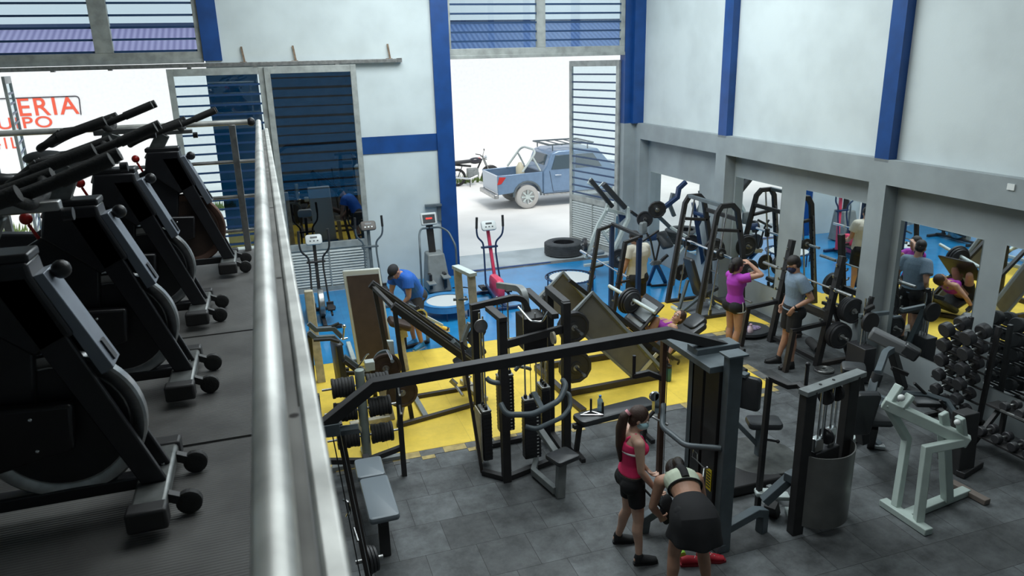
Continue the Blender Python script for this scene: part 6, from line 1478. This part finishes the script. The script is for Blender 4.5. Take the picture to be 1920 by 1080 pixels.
def skirt(c):
    s, K, t = c['s'], c['K'], c['t']; n = 36; secs = []; vs = []; fs = []
    top = c['sec'](.34, .122, .092, .012); top2 = c['sec'](.14, .18, .165, .014); 
    hipc = c['spine'](-.02); 
    lat = c['hl']; dn = V((0,0,-1)); bk = lat.cross(V((0,0,1))).normalized()
    out = -c['fwd']; out.z = 0; out.normalize()
    t3 = c['sec'](-.06, .185, .150, .016); rings = [top, top2]
    up_ = V((0,0,1)); a3 = (t3[2]*(1 if t3[2].dot(out) < 0 else -1)).normalized()
    if top[2].dot(a3) < 0: a3 = -a3
    rings.append((hipc+out*.05*s, lat, (a3*.6-out*.4).normalized(), .215*s, .215*s))
    for d_, rx, ry in ((.05, .215, .20), (.10, .225, .212), (.155, .238, .225)):
        rings.append((hipc+out*.06*s+dn*d_*s, lat, -out, rx*s, ry*s))
    for j, (cc, a, b, rx, ry) in enumerate(rings):
        for k in range(n):
            an = 2*PI*k/n; w = 1+(.045*(j-2) if j > 2 else 0)*.5*math.sin(an*7); 
            vs.append(cc+a*rx*w*math.cos(an)+b*ry*w*math.sin(an))
    for j in range(len(rings)-1):
        for k in range(n): fs.append((j*n+k, j*n+(k+1) % n, (j+1)*n+(k+1) % n, (j+1)*n+k))
    mb = MB().add(vs, fs); o = part(t, 'skirt', mb, BKC); so = o.modifiers.new('solid', 'SOLIDIFY'); so.thickness = .006; su = o.modifiers.new('sub', 'SUBSURF'); su.levels = su.render_levels = 1
human('woman bending forward in a mint and black top and a short black skirt', (3.02, 4.62, 0), -.22,
    pose(pelvis=(0,.0,.86), mid=(0,.20,.98), neck=(.0,.43,.99), head=(.02,.56,.93), shL=(-.17,.39,.96), shR=(.17,.39,.96), elL=(-.23,.40,.70), elR=(.25,.42,.70), wrL=(-.12,.50,.52), wrR=(.17,.52,.46),
        hipL=(-.085,0,.87), hipR=(.085,0,.87), kneeL=(-.14,.03,.47), kneeR=(.12,.04,.47), ankleL=(-.19,-.06,.085), ankleR=(.16,-.04,.085), toeL=(-.21,.09,.03), toeR=(.18,.11,.03)),
    True, SKIN, s=.98, shirt=bend_top, bottoms=lambda c: (mk_shorts(BKC, .18, .010, .34, name='under_shorts')(c), skirt(c)), shoes=(BSH, BSH), head=((0,.45,-1), (0,1,.35)),
    hairf=mk_hair(HAIR, ([(.02,.56,1.04),(.02,.50,1.08),(.01,.44,1.10),(0.0,.37,1.10)], [.035,.05,.05,.03]), band=WHT), curl=(.8, .8), handn=((0,1,0),(0,1,0)))
# 3 woman in violet t-shirt
human('woman in a violet t-shirt and black shorts, one hand raised to her hair', (6.50, 9.12, 0), -1.5,
    pose(pelvis=(0,0,.90), neck=(0,-.02,1.38), head=(.0,.01,1.53), shL=(-.15,-.01,1.34), shR=(.15,-.01,1.35), elR=(.30,.22,1.42), wrR=(.12,.14,1.56), elL=(-.24,.18,1.22), wrL=(-.05,.26,1.32),
        ankleL=(-.08,.0,.085), ankleR=(.08,-.04,.085), toeL=(-.08,.15,.03), toeR=(.09,.11,.03)),
    True, SKIN, s=.97, shirt=mk_shirt(VIO, .05, .42, .012), bottoms=mk_shorts(BKC, .22, .014, .16, WHT, .008), shoes=(WSH, WHT), head=((.05,1,-.1), (0,.05,1)),
    hairf=mk_hair(HAIR, ([(0,-.09,1.57),(0,-.12,1.50),(0,-.10,1.42)], [.05,.045,.03])), curl=(.5, .5), handd=(None, (-.75,-.15,.35)), handn=((0,-1,0),(-.3,.1,-1)))
# 4 man in grey-blue t-shirt
def watch(c):
    w_ = c['K']['wrL']; d = (c['K']['elL']-w_).normalized(); part(c['t'], 'watch', MB().lathe(w_+d*.03, d, [(0,.026),(0,.032),(.02,.033),(.02,.027)], 16, ring=True), BLK)
human('man in a blue-grey t-shirt with a navy mask, standing at the squat rack', (7.08, 8.52, 0), PI/2-.25,
    pose(pelvis=(0,0,.93), mid=(0,-.01,1.17), neck=(0,-.0,1.44), head=(0,.05,1.60), elL=(-.26,-.14,1.14), wrL=(-.17,.08,.97), elR=(.26,-.06,1.14), wrR=(.20,.06,.92), kneeR=(.11,.02,.49), ankleR=(.13,.10,.085), toeR=(.15,.26,.03)),
    False, SKIN, s=1.0, shirt=mk_shirt(HEA, -.04, .62, .018), bottoms=mk_shorts(BKC, .78, .020, .16, None, .018), shoes=(BSH, BSH), head=((.5,1,-.42), (0,.3,1)),
    hairf=mk_hair(HAIR, short=True), mask=(NVM, .075), curl=(.7, .5), extra=watch, handn=((.6,0,-.3),(-1,0,0)), handd=((.2,.3,-.8), None))
# 5 man in cream t-shirt
human('man in a cream t-shirt and black shorts seen from behind, standing by the barbell rack', (5.80, 10.98, 0), .18,
    pose(neck=(0,-.01,1.43), head=(-.045,.03,1.575), elL=(-.24,.0,1.13), wrL=(-.25,.10,.88), elR=(.22,.04,1.12), wrR=(.16,.22,1.0)),
    False, SKIN, s=1.0, fat=1.12, shirt=mk_shirt(CRM, -.06, .55, .02), bottoms=mk_shorts(BKC, .85, .02, .16, None, .022), shoes=(WSH, WHT), head=((-.2,1,-.25), (0,.2,1)), hairf=mk_hair(HAIR, short=True), curl=(.5, 1.2), handd=((0,.2,-1), (0,1,0)))
# 6 man in blue t-shirt, leaning
def cap_(c):
    s, hc, fd, hu, HR, t = (c[k] for k in ('s', 'hc', 'fd', 'hu', 'HR', 't'))
    o = part(t, 'cap', MB().ball(hc+hu*.036*s-fd*.012*s, .104*s, 20, (.82, .98, .82), HR), mat('black_cap_fabric', (.02, .02, .024), .8))
    MB().lathe(hc+hu*.02*s+fd*.10*s, hu, [(0,.02),(0,.062),(.006,.062),(.006,.02)], 20).build('visor', MATS['black_cap_fabric'], o)
human('man in a royal blue t-shirt and dark cap leaning forward over a machine', (2.02, 11.40, 0), PI/2+.45,
    pose(pelvis=(0,-.02,.88), mid=(0,.08,1.09), neck=(0,.27,1.30), head=(0,.37,1.37), shL=(-.18,.25,1.25), shR=(.18,.25,1.25), elL=(-.22,.28,.98), elR=(.22,.30,.98), wrL=(-.12,.40,.80), wrR=(.10,.40,.80),
        kneeL=(-.12,.10,.48), kneeR=(.12,.06,.48)),
    False, SKIN, s=1.0, fat=1.12, shirt=mk_shirt(RBL, -.06, .5, .02), bottoms=mk_shorts(mat('charcoal_fabric', (.04,.04,.045), .85), .75, .02, .14, None, .02), shoes=(mat('bright_blue_shoe', (.03, .25, .55), .5), WHT), head=((-.15,.75,-.9), (0,.9,.75)), hairf=cap_, curl=(.9, .9), handn=((.6,0,-.5),(-.6,0,-.5)))
ys = thing('sneaker', 'yellow and black sneaker on the low machine, left of the blue trampoline', 'shoe', yy(830, 615, 11.2))
c_ = yy(828, 614, 11.25); f_ = V((.95,-.2,-.3)).normalized(); r_ = f_.cross(V((0,0,1))).normalized(); u_ = r_.cross(f_)
mb = MB(); loft(mb, [(c_-f_*.13, r_, u_, .03, .045), (c_-f_*.07, r_, u_, .038, .05), (c_, r_, u_, .042, .035), (c_+f_*.08, r_, u_, .045, .028), (c_+f_*.13, r_, u_, .03, .02)], 16); part(ys, 'upper', mb, mat('yellow_shoe_fabric', (.75, .45, .04), .6))
part(ys, 'sole', MB().prism([c_+f_*x+r_*y-u_*.045 for x, y in ((-.14,-.03),(0,-.045),(.10,-.045),(.15,0),(.10,.045),(0,.045),(-.14,.03))], u_*.02), WHT)
part(ys, 'toe_cap', MB().ball(c_+f_*.09, .045, 12, (1,1,.6)), BSH)
# 7 woman lying on the leg press
def lie(c):
    s, t = c['s'], c['t']; mb = MB()
    T_ = [q for q in c['tor'] if .6 < q[0] < .95]; fc = (c['K']['neck']-c['spine'](.5)).normalized().cross(c['sl'])
    loft(mb, [c['sec'](u, a, b, .012) for u, a, b in [(.60,.138,.106)]+T_], 20)
    for q in (-1, 1): mb.ball(c['spine'](.70)+c['sl']*q*.062*s+fc*.077*s, .07*s, 12)
    o = remesh(part(t, 'sports_top', mb, VIO), .009, 3)
    for q in (-1, 1): MB().tube([c['spine'](.80)+c['sl']*q*.075*s+fc*.10*s, c['spine'](1.0)+c['sl']*q*.07*s+fc*.04*s, c['spine'](.95)+c['sl']*q*.05*s-fc*.075*s], .018*s, 8).build('strap', VIO, o)
# local frame: forward +Y = towards the footplate (world -X)
human('woman in a violet sports top lying on the right leg press', (5.14, 9.30, 0), PI/2,
    dict(pelvis=(0,.05,.42), mid=(0,-.14,.50), neck=(0,-.36,.64), head=(0,-.50,.72), shL=(-.17,-.33,.62), shR=(.17,-.33,.62), elL=(-.33,-.26,.46), wrL=(-.36,-.12,.28), elR=(.30,-.14,.62), wrR=(.28,.08,.60),
        hipL=(-.085,.09,.43), hipR=(.085,.09,.43), kneeL=(-.15,-.04,.78), kneeR=(.15,-.04,.80), ankleL=(-.11,.06,.56), ankleR=(.11,.06,.58), toeL=(-.11,.10,.68), toeR=(.11,.10,.70)),
    True, SKIN, s=1.0, shirt=lie, bottoms=mk_shorts(BKC, .5, .012, .2), shoes=None, head=((-.25,.70,.72), (0,-.72,.70)), hairf=mk_hair(HAIRB), curl=(1.4, 1.2), handn=((0,0,-1),(0,0,-1)))
# shoes and towel on the floor by the tower
RDS = mat('red_shoe_fabric', (.45, .015, .03), .6)
def shoe_pair(p, f_, label, m, s2=1.0):
    p = V(p); f_ = V(f_).normalized(); r_ = f_.cross(V((0,0,1))); u_ = V((0,0,1)); t = thing('sneaker', label, 'shoe', p)
    mb = MB(); loft(mb, [(p-f_*.12+u_*.05, r_, u_, .03, .035), (p-f_*.06+u_*.055, r_, u_, .036, .045), (p+u_*.05, r_, u_, .040, .036), (p+f_*.07+u_*.04, r_, u_, .044, .028), (p+f_*.13+u_*.035, r_, u_, .03, .02)], 16)
    part(t, 'upper', mb, m); part(t, 'sole', MB().prism([p+f_*x+r_*y+u_*.003 for x, y in ((-.13,-.03),(0,-.042),(.09,-.046),(.15,-.02),(.15,.02),(.09,.046),(0,.042),(-.13,.03))], u_*.022), WHT if m is not RDS else mat('dark_red_sole', (.25,.01,.02), .6))
    part(t, 'laces', MB().tube([p+f_*(.0+.02*k)+r_*(.02*(-1)**k)+u_*(.083-.006*k) for k in range(5)], .004, 6), WHT)
shoe_pair(g(1330, 1052), (.9,-.35,0), 'red sneaker on the floor, nearer the foot of the right cable tower', RDS)
shoe_pair(g(1300, 1058), (.9,-.2,0), 'red sneaker with white laces on the floor between the bending woman and the tower', RDS)
shoe_pair(g(1272, 1035, .02), (.2,1,0), 'lime green sneaker on the floor, seen between the legs of the bending woman', mat('lime_fabric', (.35,.75,.08), .6))
tw = thing('gym_towel', 'black towel or bag hung low beside the bending woman, over the foot of the tower', 'towel', g(1248, 960, .3))
part(tw, 'cloth', MB().ball(g(1250, 955, .35), .11, 14, (.6,.6,1.5)), BKC)
